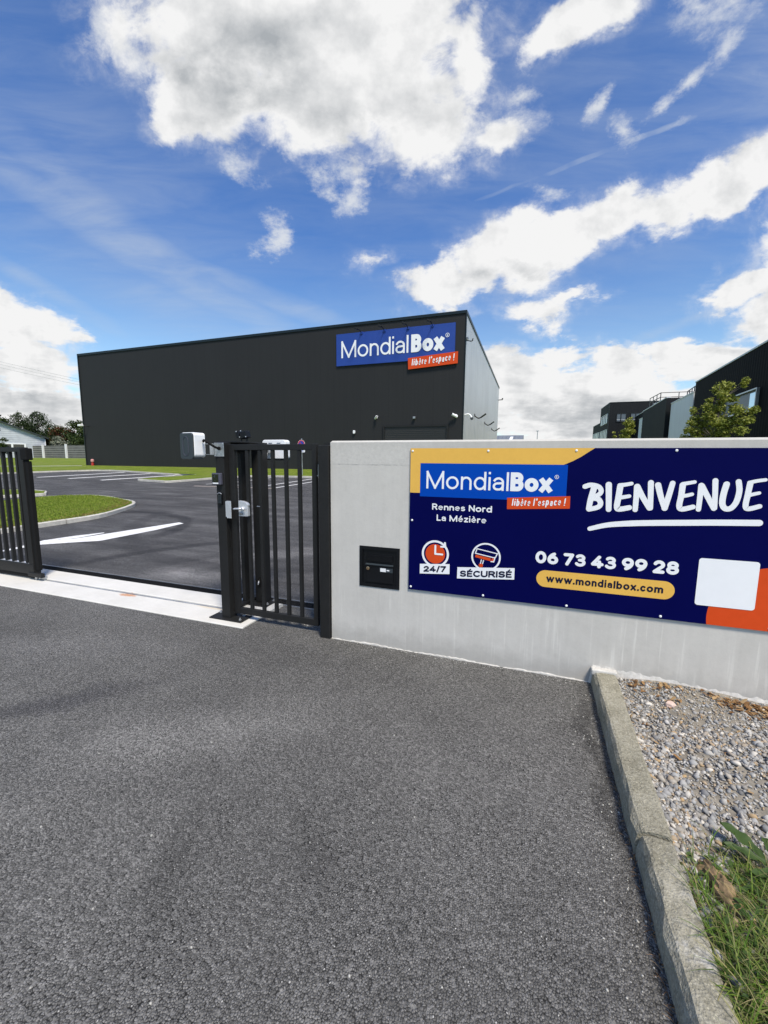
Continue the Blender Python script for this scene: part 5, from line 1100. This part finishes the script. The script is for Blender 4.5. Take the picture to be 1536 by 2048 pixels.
mb = MB(); mb.prism(rrect(-11.52, -11.38, 3.33, 3.56, .05), 'y', YBF - .12, YBF - .003); mb.build('housing', M['white_plastic'], t, bevel=.015); mb = MB(); mb.box(-11.50, -11.40, YBF - .11, YBF - .004, 3.27, 3.3295); mb.build('detector', M['plastic_black'], t)
t = thing('corner_lamp', 'white lamp head on a thin arm at the left edge of the warehouse', 'lamp', (-37.7, YBF, 4.35))
mb = MB(); mb.tube([(-37.3, YBF - .003, 4.33), (-37.3, YBF - .25, 4.30), (-37.45, YBF - .5, 4.34)], .03, 8); mb.build('arm', M['black_paint'], t)
mb = MB(); mb.prism(rrect(-37.72, -37.38, 4.28, 4.44, .05), 'y', YBF - .75, YBF - .42); mb.build('lamp_head', M['white_plastic'], t, bevel=.04)
def gooseneck(y, z, label, s=1., mtl='black_paint'):
    t = thing('wall_lamp', label, 'lamp', (BXR, y, z), 'curved lamps along the silver flank')
    mb = MB(); mb.tube(smooth_line([(BXR + .002, y, z + .14 * s), (BXR + .22 * s, y, z - .04 * s), (BXR + .42 * s, y, z - .09 * s), (BXR + .7 * s, y, z + .08 * s), (BXR + .95 * s, y, z + .26 * s)], 4), [.05 * s] * 17, 8); mb.build('arm', M[mtl], t)
    mb = MB(); mb.box(BXR + .001, BXR + .04, y - .09, y + .09, z + .05, z + .24); mb.build('mount', M[mtl], t)
    q = Matrix.Translation((BXR + .78 * s, y, z + .12 * s)) @ Matrix.Rotation(R(-35), 4, 'Y'); mb = MB(); mb.box(-.30 * s, .26 * s, -.12, .12, -.04, .045, q); mb.build('lamp_head', M[mtl], t, bevel=.02)
gooseneck(31.4, 4.78, 'black curved lamp on the silver flank nearest the warehouse corner', .85); gooseneck(38.5, 4.83, 'middle black curved lamp on the silver warehouse flank', .85); gooseneck(45.6, 4.80, 'black curved lamp on the silver flank closest to its far edge', .85)
t = thing('flank_camera', 'white bracket camera on the silver flank just round the corner', 'camera', (BXR, 26.6, 4.4))
mb = MB(); mb.tube(smooth_line([(BXR + .002, 26.65, 4.46), (BXR + .22, 26.65, 4.50), (BXR + .36, 26.65, 4.42), (BXR + .45, 26.6, 4.26)], 4), .05, 10); mb.build('arm', M['white_plastic'], t, smooth=True)
mb = MB(); mb.tube([(BXR + .45, 26.6, 4.27), (BXR + .47, 26.58, 4.17), (BXR + .475, 26.575, 4.14)], [.09, .085, .05], 12); mb.build('dome', M['plastic_slate'], t)
t = thing('high_bracket', 'dark hooked bracket high on the silver flank by the corner', 'bracket', (BXR, 26.4, 9.0))
mb = MB(); mb.tube([(BXR + .002, 26.4, 8.93), (BXR + .28, 26.4, 8.86), (BXR + .36, 26.4, 8.88), (BXR + .39, 26.4, 9.02)], .032, 8); mb.build('arm', M['black_paint'], t); mb = MB(); mb.box(BXR + .002, BXR + .12, 26.3, 26.5, 9.0, 9.1); mb.build('cover', M['galv'], t)
t = thing('rear_bracket', 'small dark bracket at the far upper edge of the silver flank', 'bracket', (BXR, 53.3, 9.0))
mb = MB(); mb.tube([(BXR + .002, 53.3, 9.0), (BXR + .45, 53.3, 9.02), (BXR + .5, 53.3, 9.02)], .05, 8); mb.build('arm', M['black_paint'], t); mb = MB(); mb.box(BXR + .4, BXR + .55, 53.2, 53.4, 9.08, 9.2); mb.build('cover', M['black_paint'], t)
hy = thing('fire_hydrant', 'red hydrant at the left foot of the dark warehouse', 'hydrant', (-36.9, 25.75, .74))
mb = MB(); hb = tz(0, 25.75) + .10; mb.tube([(-36.9, 25.75, hb), (-36.9, 25.75, hb + .08), (-36.9, 25.75, hb + .10), (-36.9, 25.75, hb + .32)], [.11, .11, .075, .075], 14); mb.box(-37.0, -36.8, 25.69, 25.81, hb + .14, hb + .22); mb.build('barrel', M['hydrant'], hy)
mb = MB(); mb.tube([(-36.9, 25.75, hb + .32), (-36.9, 25.75, hb + .36), (-36.9, 25.75, hb + .52), (-36.9, 25.75, hb + .58)], [.08, .13, .13, .05], 14); mb.build('bonnet', mat('pale red cap', (.62, .30, .29), .35), hy)
# parking sign
ps = thing('parking_sign', 'grey post with round no-parking sign and small white wheelchair plate', 'traffic sign', (-12.43, 20.7, .6))
sx_, sy_ = -12.43, 20.72
mb = MB(); mb.cyl((sx_, sy_, .5), (sx_, sy_, 2.75), .032, 12); mb.build('post', M['galv'], ps)
def disc3(mb, r, y, n=36): mb.prism([(sx_ + r * math.cos(2 * math.pi * i / n), 2.44 + r * math.sin(2 * math.pi * i / n)) for i in range(n)], 'y', y, y + .004)
mb = MB(); disc3(mb, .235, sy_ - .050); dsc = mb.build('round_plate', M['white_paint'], ps)
mb = MB(); disc3(mb, .222, sy_ - .0545); mb.build('red_ring', M['sign_red'], dsc)
mb = MB(); disc3(mb, .165, sy_ - .059); mb.build('blue_field', M['sign_blue'], dsc)
mb = MB(); ribbon(mb, [(sx_ - .125, 2.44 + .125), (sx_ + .125, 2.44 - .125)], .045, 'flat', sy_ - .060); mb.build('red_bar', M['sign_red'], dsc, fix=False)
mb = MB(); mb.prism(rrect(sx_ - .235, sx_ + .235, 1.965, 2.175, .05), 'y', sy_ - .050, sy_ - .046); pl2 = mb.build('small_plate', M['white_paint'], ps)
mb = MB(); q0 = (sx_ + .06, 2.05); ribbon(mb, arc(q0[0], q0[1], .045, .045, 120, 400, 16), .016, 'round', sy_ - .0505); ribbon(mb, [(sx_ + .03, 2.135), (sx_ + .045, 2.08), (sx_ + .10, 2.08), (sx_ + .125, 2.02)], .02, 'round', sy_ - .0505); disc(mb, sx_ + .025, 2.15, .016, sy_ - .0512, 12); mb.build('symbol', M['sign_blue'], pl2, fix=False)

# ------------------------------------------------------------------ business units on the right
def block(name, label, cat, x0, x1, y0, y1, z1, mt_face, trim='trim_grey', front='clad_dark_x', z0=.6, skew=.061):
    """a flat-roofed unit; its long left face runs back along +Y with the street's slight turn"""
    t = thing(name, label, cat, (x0, y0, z0)); mb = MB()
    a, b = (x0, y0), (x0 + skew * (y1 - y0), y1)
    mb.add([(a[0], a[1], z0), (b[0], b[1], z0), (b[0], b[1], z1), (a[0], a[1], z1), (a[0] + .3, a[1], z0), (b[0] + .3, b[1], z0), (b[0] + .3, b[1], z1), (a[0] + .3, a[1], z1)], [(0, 1, 2, 3), (4, 7, 6, 5), (0, 3, 7, 4), (1, 5, 6, 2), (3, 2, 6, 7)])
    mb.build('side_wall', M[mt_face], t)
    mb = MB(); mb.box(a[0] + .3005, x1, a[1] + .002, a[1] + .3, z0, z1 - .003); mb.box(b[0] + .3005, x1, b[1] - .3, b[1] - .002, z0, z1 - .003); mb.build('end_wall', M[front], t)
    mb = MB(); mb.box(min(a[0], b[0]) + 1.2, x1, a[1] + .3, b[1] - .3, z1 - .45, z1 - .3); mb.build('roof', M['grey_roof'], t)
    mb = MB(); mb.add([(a[0] - .04, a[1] - .02, z1 + .003), (b[0] - .04, b[1] + .02, z1 + .003), (b[0] + .33, b[1] + .02, z1 + .003), (a[0] + .33, a[1] - .02, z1 + .003), (a[0] - .04, a[1] - .02, z1 + .09), (b[0] - .04, b[1] + .02, z1 + .09), (b[0] + .33, b[1] + .02, z1 + .09), (a[0] + .33, a[1] - .02, z1 + .09)], [(0, 3, 2, 1), (4, 5, 6, 7), (0, 1, 5, 4), (1, 2, 6, 5), (2, 3, 7, 6), (3, 0, 4, 7)])
    mb.build('coping', M[trim], t)
    return t
SK = .061
near_x = 11.602 - SK * (38.13 - 20.0)
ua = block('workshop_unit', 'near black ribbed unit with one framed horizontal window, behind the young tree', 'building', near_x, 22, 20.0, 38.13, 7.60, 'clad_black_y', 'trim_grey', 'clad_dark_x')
def fx(y): return 11.602 - SK * (38.13 - y)
def side_poly(mb, y0, y1, z0, z1, off, th):
    mb.add([(fx(y) - off - d, y, z) for d in (0, th) for (y, z) in ((y0, z0), (y1, z0), (y1, z1), (y0, z1))], [(0, 1, 2, 3), (4, 7, 6, 5), (0, 4, 5, 1), (1, 5, 6, 2), (2, 6, 7, 3), (3, 7, 4, 0)])
WY0, WY1, WZ0, WZ1 = 26.68, 31.6, 4.28, 5.44
mb = MB()
side_poly(mb, WY0, WY1, WZ1 - .07, WZ1, .003, .14); side_poly(mb, WY0, WY1, WZ0, WZ0 + .07, .003, .14); side_poly(mb, WY0, WY0 + .07, WZ0 + .0705, WZ1 - .0705, .003, .14); side_poly(mb, WY1 - .07, WY1, WZ0 + .0705, WZ1 - .0705, .003, .14)
fr = mb.build('window', M['galv'], ua)
mb = MB(); side_poly(mb, WY0 + .0705, WY1 - .0705, WZ0 + .0705, WZ1 - .0705, .002, .006); mb.build('recess', M['ink_navy'], fr)
mb = MB(); side_poly(mb, WY0 + .08, WY0 + .40, WZ0 + .10, WZ1 - .17, .0085, .004); side_poly(mb, WY0 + .47, WY0 + 1.12, WZ0 + .10, WZ1 - .17, .0085, .004); mb.build('pane', M['glass_sky'], fr)
ub = block('storage_unit', 'smooth pale blue-grey unit between two dark units', 'building', 11.668, 22, 38.6, 45.5, 6.94, 'clad_grey_y', 'trim_grey', 'clad_grey_y')
uc = block('trade_unit', 'long charcoal unit beyond the pale unit, pale coping along its roof edge', 'building', 11.80, 22, 45.9, 57.74, 7.56, 'clad_dark_y', 'trim_grey', 'clad_dark_x', skew=.0608)
ud = block('storage_unit', 'narrow pale grey unit wedged between two charcoal units far down the row', 'building', 12.912, 22, 58.85, 62.0, 7.0, 'clad_grey_y', 'trim_grey', 'clad_grey_y')
ue = block('trade_unit', 'farthest charcoal unit of the row, half hidden by the bushy small tree', 'building', 13.6, 22, 62.6, 68.5, 8.0, 'clad_dark_y', 'trim_grey', 'clad_dark_x')
def railing(name, label, pts, z0, h, step, parts):
    t = thing(name, label, 'railing', (pts[0][0], pts[0][1], z0))
    mb = MB()
    for a, b in zip(pts[:-1], pts[1:]):
        for zz in (h, h * .55): mb.tube([(a[0], a[1], z0 + zz), (b[0], b[1], z0 + zz)], .04, 6)
    mb.build('rail', M['steel_dark'], t)
    for a, b in zip(pts[:-1], pts[1:]):
        L = math.dist(a, b); n = max(1, round(L / step))
        for i in range(n + 1):
            k = i / n; x, y = a[0] + (b[0] - a[0]) * k, a[1] + (b[1] - a[1]) * k
            mb = MB(); mb.tube([(x, y, z0), (x, y, z0 + h + .02)], .04, 6); mb.build('upright', M['steel_dark'], t)
    return t
railing('roof_railing', 'grey roof railing around the terrace on the long charcoal unit', [(12.35, 54.3), (12.33, 50.15), (15.5, 50.15)], 7.65, 1.0, 1.3, 0)
railing('roof_railing', 'thin roof railing above the smooth pale blue-grey unit', [(13.24, 45.4), (12.90, 42.57), (12.6, 38.9)], 6.95, 1.05, 1.0, 0)
tb = thing('roof_vent', 'low flat vent box on the roof behind the charcoal coping', 'vent', (12.9, 53, 7.6))
mb = MB(); mb.box(12.6, 13.1, 52.6, 53.4, 7.62, 7.9); mb.build('box_body', M['galv'], tb); mb = MB(); mb.box(12.5, 13.2, 52.5, 53.5, 7.903, 7.95); mb.build('lid', M['white_plastic'], tb)
of = thing('office_building', 'far charcoal two-storey office block with banded windows', 'building', (10.66, 69.17, 1))
mb = MB(); mb.box(10.655, 24, 69.17, 69.47, .8, 10.18); mb.build('front_wall', M['clad_dark_x'], of)
mb = MB(); mb.box(10.651, 10.95, 69.4705, 77.2, .8, 10.176); mb.box(10.651, 10.95, 77.2005, 85.0, .8, 7.88); mb.build('side_wall', M['clad_dark_y'], of)
mb = MB(); mb.box(10.95, 24, 69.47, 77.2, 9.7, 9.9); mb.box(10.95, 24, 77.2, 85, 7.4, 7.6); mb.box(10.95, 24, 84.7, 85, .8, 7.4); mb.box(10.95, 24, 77.2, 77.5, 7.6, 10.1); mb.build('roof', M['grey_roof'], of)
mb = MB(); mb.box(10.62, 24, 69.13, 69.5, 10.183, 10.25); mb.box(10.62, 10.97, 69.5, 77.22, 10.183, 10.25); mb.box(10.62, 10.97, 77.22, 85, 7.883, 7.94); mb.build('coping', M['trim_teal'], of)
def fwin(x0, x1, z0, z1, split):
    y = 69.168; mb = MB()
    for a in ((x0, x1, z1 - .09, z1), (x0, x1, z0, z0 + .09), (x0, x0 + .09, z0 + .0905, z1 - .0905), (x1 - .09, x1, z0 + .0905, z1 - .0905), (split - .06, split + .06, z0 + .0905, z1 - .0905)): mb.box(a[0], a[1], y - .06, y, a[2], a[3])
    f = mb.build('window', M['black_paint'], of); mb = MB(); mb.box(x0 + .05, x1 - .05, y - .02, y - .003, z0 + .05, z1 - .05); mb.build('pane', mat('dull glazing', (.10, .115, .14), .15), f)
    mb = MB(); mb.box(x0 + .09, x1 - .09, y - .05, y - .0205, z0 + .28, z0 + .34); mb.build('transom', M['trim_grey'], f)
fwin(11.62, 12.93, 7.38, 8.62, 12.22); fwin(13.43, 14.75, 7.38, 8.62, 14.1)
def swin(y0, y1, z0, z1, n):
    x = 10.651; mb = MB()
    for a in ((y0, y1, z1 - .10, z1), (y0, y1, z0, z0 + .10)): mb.box(x - .07, x, a[0], a[1], a[2], a[3])
    for i in range(n + 1):
        yy = y0 + (y1 - y0) * i / n; mb.box(x - .07, x, yy - .08, yy + .08, z0 + .1005, z1 - .1005)
    f = mb.build('window', M['trim_grey'], of); mb = MB(); mb.box(x - .02, x - .003, y0 + .05, y1 - .05, z0 + .05, z1 - .05); mb.build('pane', M['glass_dark'], f)
swin(70.3, 76.3, 7.31, 8.75, 4); swin(69.9, 76.5, 4.6, 6.4, 5); swin(77.6, 84.0, 4.6, 6.45, 4)
ls = thing('low_shed', 'distant low shed with grey sheet roof and pale skylight', 'shed', (-4.6, 96, 2))
mb = MB(); mb.box(-7.5, -1.9, 95.2, 105, 1.0, 5.9); mb.build('wall', M['white_paint'], ls)
mb = MB(); mb.prism([(94.8, 5.9), (100, 7.4), (105.4, 5.9), (105.4, 5.75), (94.8, 5.75)], 'x', -8.5, -1.7); rf = mb.build('roof', M['grey_roof'], ls)
mb = MB(); mb.add([(-4.7, 95.4, 6.16), (-4.0, 95.4, 6.16), (-3.9, 98.3, 7.0), (-4.5, 98.3, 7.0)], [(0, 1, 2, 3)]); mb.build('skylight', M['ink_white'], rf)
mp = MB(); mp.tube([(1.06, 86.7, 1.2), (1.06, 86.7, 7.35)], [.09, .06], 8); mp.box(.8, 1.3, 86.6, 86.8, 7.35, 7.47)
tag(mp.build('light_pole', M['galv']), 'thin distant light pole beyond the warehouse flank', 'pole')

# ------------------------------------------------------------------ house, fence, wires on the left
ho = thing('weatherboard_house', 'pale blue weatherboard house gable with dark roof edge, left of the warehouse', 'house', (-80.9, 48.4, 1.29))
AH = R(61); hm = Matrix.Translation((-80.9, 48.4, 1.29)) @ Matrix.Rotation(AH, 4, 'Z')
def hloc(poly, axis, a0, a1):
    m2 = MB(); m2.prism(poly, axis, a0, a1); m2.v = [tuple(hm @ Vector(v)) for v in m2.v]; return m2
HW, HE, HA = 18.0, 3.55, 7.4
hloc([(0, -.4), (0, HE), (-HW / 2, HA), (-HW, HE), (-HW, -.4)], 'y', 0, 12).build('wall', M['clapboard'], ho)
rp = [(.55, HE - .22), (.55, HE + .02), (-HW / 2, HA + .26), (-HW - .55, HE + .02), (-HW - .55, HE - .22), (-HW / 2, HA + .006)]
hloc(rp, 'y', -.5, 12.4).build('roof', M['slate'], ho)
m2 = MB(); m2.box(-.02, .10, -.12, -.004, 0, HE - .25); m2.v = [tuple(hm @ Vector(v)) for v in m2.v]; m2.build('downpipe', M['white_paint'], ho)
m2 = MB(); m2.box(-6.2, -2.55, -.10, -.004, 1.35, 1.50); m2.box(-6.2, -2.55, -.10, -.004, 2.35, 2.48)
for x in (-6.2, -4.45, -2.8): m2.box(x, x + .25, -.10, -.004, 1.5005, 2.3495)
m2.v = [tuple(hm @ Vector(v)) for v in m2.v]; wf = m2.build('window', M['white_paint'], ho)
m2 = MB(); m2.box(-6.1, -2.65, -.05, -.006, 1.45, 2.4); m2.v = [tuple(hm @ Vector(v)) for v in m2.v]; m2.build('pane', M['glass_dark'], wf)
fc = thing('plank_fence', 'low weathered plank fence with white posts between house and warehouse', 'fence', (-72, 46, 1.29))
FP = [(-96.5, 46.0), (-89.0, 46.75), (-82.9, 46.95), (-78.75, 46.9), (-70.85, 45.55), (-65.95, 45.1), (-58.5, 44.2)]
mb = MB()
for a, b in zip(FP[:-1], FP[1:]):
    d = Vector((b[0] - a[0], b[1] - a[1], 0)).normalized(); nn = Vector((-d.y, d.x, 0)) * .04
    c_ = [(a[0] - nn.x, a[1] - nn.y), (b[0] - nn.x, b[1] - nn.y), (b[0] + nn.x, b[1] + nn.y), (a[0] + nn.x, a[1] + nn.y)]
    mb.prism(c_, 'z', 1.15, 3.46)
mb.build('panel', M['fence_panel'], fc)
for (x, y) in FP[:-2]:
    mb = MB(); mb.box(x - .12, x + .12, y - .3, y - .06, 1.1, 3.62); mb.build('post', M['white_paint'], fc)
for dz_, lab in ((0, 'uppermost of three thin power lines left of the warehouse'), (-.36, 'middle one of three thin power lines left of the warehouse'), (-.78, 'lowest of three thin power lines left of the warehouse')):
    mb = MB(); a = Vector((-70.5, 29.0, 15.3 + dz_)); b = Vector((-61.5, 58.0, 12.35 + dz_ * 1.1)); mb.tube([a + (b - a) * t_ + Vector((0, 0, -.35 * 4 * t_ * (1 - t_))) for t_ in [i / 12 for i in range(13)]], .013, 5)
    tag(mb.build('power_line', M['galv']), lab, 'cable', 'power lines')

# ------------------------------------------------------------------ trees
def leaves_in(parent, clumps, n, size, mt, name='crown', aspect=.62, flat=0., shell=.55, droop=0.):
    """n leaf faces scattered through overlapping clumps (x,y,z,rx,ry,rz)"""
    cl = np.array(clumps); vol = (cl[:, 3] * cl[:, 4] * cl[:, 5]) ** .72; pk = rng.choice(len(cl), n, p=vol / vol.sum()); c_ = cl[pk]
    d = rng.normal(size=(n, 3)); d /= np.linalg.norm(d, axis=1)[:, None]; r_ = (shell + (1 - shell) * rng.random(n)) * (1 + .16 * rng.normal(size=n)); P = c_[:, :3] + d * c_[:, 3:6] * r_[:, None]
    nrm = d * .8 + rng.normal(size=(n, 3)) * .75 + np.array([0, 0, flat]); nrm /= np.linalg.norm(nrm, axis=1)[:, None]
    t1 = np.cross(nrm, rng.normal(size=(n, 3))); t1 /= np.linalg.norm(t1, axis=1)[:, None]; t2 = np.cross(nrm, t1); s = size * (.6 + .8 * rng.random(n))[:, None]
    t1[:, 2] -= droop
    V = np.stack([P - t1 * s, P + t2 * s * aspect - nrm * s * .15, P + t1 * s, P - t2 * s * aspect - nrm * s * .15], 1)
    return numpy_obj(name, V.reshape(-1, 3), np.arange(n * 4).reshape(-1, 4), M[mt], parent)
def trunk(parent, x, y, z0, z1, r, limbs):
    mb = MB(); pts = [(x + .04 * math.sin(i * 1.9) * (z1 - z0) / 4, y + .03 * math.cos(i * 2.3) * (z1 - z0) / 4, z0 + (z1 - z0) * i / 6) for i in range(7)]; mb.tube(pts, [r * (1 - .8 * i / 6) for i in range(7)], 8)
    for (lx, ly, lz) in limbs:
        k = min(5, max(1, int(6 * (lz - .35 * abs(lx - x) - z0) / (z1 - z0)))); p0 = Vector(pts[k]); p1 = Vector((lx, ly, lz)); mb.tube([p0, p0.lerp(p1, .5) + Vector((0, 0, .06)), p1], [r * .45, r * .3, r * .08], 6)
    mb.build('trunk', M['bark'], parent)
# young tree right, in front of the black unit (crown of separate rounded sprays)
yt = thing('young_tree', 'slender light green young tree in front of the black unit', 'tree', (6.35, 18.4, .5))
sp = [(6.62, 4.40, .30, .15), (6.42, 4.28, .24, .12), (6.78, 4.30, .22, .11), (7.10, 4.48, .15, .12), (6.98, 4.34, .12, .10), (6.32, 4.02, .22, .11), (6.10, 3.88, .16, .10), (6.62, 3.95, .22, .12), (6.85, 3.90, .22, .10), (6.45, 3.80, .18, .10), (6.02, 3.60, .20, .12), (5.72, 3.52, .15, .11), (6.30, 3.55, .25, .12), (6.60, 3.60, .24, .12), (6.92, 3.62, .20, .11), (7.18, 3.42, .18, .12), (6.75, 3.40, .30, .14), (6.40, 3.32, .32, .15), (6.05, 3.30, .25, .13), (5.75, 3.22, .18, .11), (5.62, 3.05, .17, .10), (5.95, 3.02, .26, .13), (6.30, 3.02, .34, .16), (6.65, 3.05, .34, .16), (6.98, 3.06, .24, .13), (7.20, 3.10, .14, .10), (5.55, 2.80, .16, .11), (5.80, 2.74, .24, .13), (6.15, 2.72, .32, .15), (6.52, 2.72, .34, .16), (6.85, 2.70, .26, .13), (5.60, 2.50, .22, .12), (5.90, 2.45, .28, .14), (6.30, 2.42, .32, .15), (6.65, 2.40, .26, .13), (5.60, 2.24, .26, .12), (5.95, 2.18, .3, .14), (6.35, 2.15, .3, .14), (6.6, 2.1, .24, .12), (5.8, 1.95, .3, .14), (6.2, 1.9, .32, .14)]
clumps = []
for (x, z, a, b) in sp: clumps.append((x + rng.normal() * .02, 18.5 + rng.normal() * .32, z, a * .95, a * .9, b * 1.35))
trunk(yt, 6.40, 18.5, tz(0, 18.5), 4.35, .055, [(c_[0], c_[1], c_[2] - .04) for c_ in clumps])
leaves_in(yt, clumps, 15000, .042, 'leaf_tree', flat=.5, shell=.25)
def bushy(name, label, cx, cy, z0, ztop, rad, n, size, mt, ncl=22, lean=0., stem=.06, grp=None, mt2=None, shape=1.0):
    t = thing(name, label, 'tree' if 'tree' in name or 'conifer' in name else 'shrub', (cx, cy, z0), grp); H = ztop - z0; cl = []
    for i in range(ncl):
        k = rng.random(); rr = rad * (math.sin(math.pi * min(.97, .14 + .80 * k)) ** shape) * (rng.random() ** .5) * .85; a = rng.random() * 6.283; q = rad * (.26 + .20 * rng.random())
        cl.append((cx + rr * math.cos(a), cy + rr * math.sin(a), z0 + H * (.16 + .74 * k), q, q, q * .72))
    cl.append((cx, cy, ztop - rad * .22, rad * .26, rad * .26, rad * .24))
    trunk(t, cx, cy, z0, z0 + H * .8, stem, [(c_[0], c_[1], c_[2]) for c_ in cl[:10]]); leaves_in(t, cl, n, size, mt, shell=.35)
    return t
bushy('small_tree', 'bushy small tree below the office windows, at the end of the row', 5.42, 28.0, .9, 4.22, .62, 2200, .055, 'leaf_tree', 20)
bushy('small_shrub', 'small yellow-green shrub just left of the bushy small tree', 4.62, 27.8, .9, 3.38, .34, 700, .055, 'leaf_tree', 9)
bushy('small_shrub', 'tip of a green shrub at the foot of the pale blue-grey unit', 7.12, 24.1, .7, 3.12, .34, 800, .05, 'leaf_tree', 9)
def conifer(name, label, cx, cy, z0, ztop, rad, n, mt='leaf_conifer', grp=None):
    t = thing(name, label, 'conifer', (cx, cy, z0), grp); H = ztop - z0; cl = []
    for i in range(46):
        k = i / 46; rr = rad * (1 - k) ** .55 * (.35 + .65 * rng.random()); a = i * 2.4 + rng.random(); q = rad * (.36 * (1 - k) + .16)
        cl.append((cx + rr * math.cos(a), cy + rr * math.sin(a), z0 + H * (.12 + .84 * k), q, q, q * .8))
    cl.append((cx, cy, ztop - .25, .18, .18, .5)); trunk(t, cx, cy, z0, ztop - .3, .22, [(c_[0], c_[1], c_[2]) for c_ in cl[4:40:3]]); leaves_in(t, cl, n, .17, mt, shell=.4, aspect=.4)
    return t
conifer('conifer_tree', 'dark conifer with a thin spire top behind the house roof', -93.0, 51.4, 1.3, 10.2, 3.3, 9000)
conifer('conifer_tree', 'broad dark conifer with rounded top beside the spire one', -89.6, 52.6, 1.3, 10.3, 4.4, 13000)
bushy('broad_tree', 'green tree top cut by the left picture edge behind the house', -92.6, 47.9, 1.3, 9.6, 2.5, 3000, .16, 'leaf_dark', 26, stem=.2)
bushy('hedge_shrub', 'russet and green shrub rising behind the fence beside the house gable', -80.3, 51.0, 1.3, 7.2, 2.7, 3600, .15, 'leaf_red', 26, stem=.15, shape=.6)
bushy('hedge_shrub', 'silvery pale flowering shrub in the middle of the hedge', -78.2, 48.9, 1.3, 5.2, 1.6, 1800, .13, 'leaf_silver', 16, stem=.1, shape=.6)
bushy('hedge_shrub', 'tall dark shrub with a russet crest against the warehouse edge', -75.6, 50.9, 1.3, 8.0, 2.9, 4400, .15, 'leaf_dark', 30, stem=.16, shape=.55)
bushy('hedge_shrub', 'small russet shrub peeping above the tall dark one', -75.2, 53.2, 1.3, 8.6, 2.0, 1500, .15, 'leaf_red', 14, stem=.1)
bushy('hedge_shrub', 'low pale shrub at the fence next to the warehouse', -75.9, 47.6, 1.3, 4.6, 1.7, 1500, .13, 'leaf_silver', 14, stem=.1, shape=.6)
bushy('hedge_shrub', 'very dark shrub close behind the plank fence', -83.5, 52.5, 1.3, 5.8, 2.6, 2600, .16, 'leaf_dark', 18, stem=.14, shape=.5)
bushy('hedge_shrub', 'deep green shrub filling the gap behind fence and dark warehouse wall', -72.0, 49.6, 1.3, 6.4, 2.6, 2600, .16, 'leaf_dark', 18, stem=.14, shape=.5)
bushy('edge_shrub', 'dark leafy shrub in front of the house at the left picture edge', -74.8, 38.6, 1.2, 6.2, 1.3, 2200, .10, 'leaf_dark', 18, stem=.1, shape=.5)
# ---- one smooth-shading pass is not wanted on boxes; everything else keeps flat facets
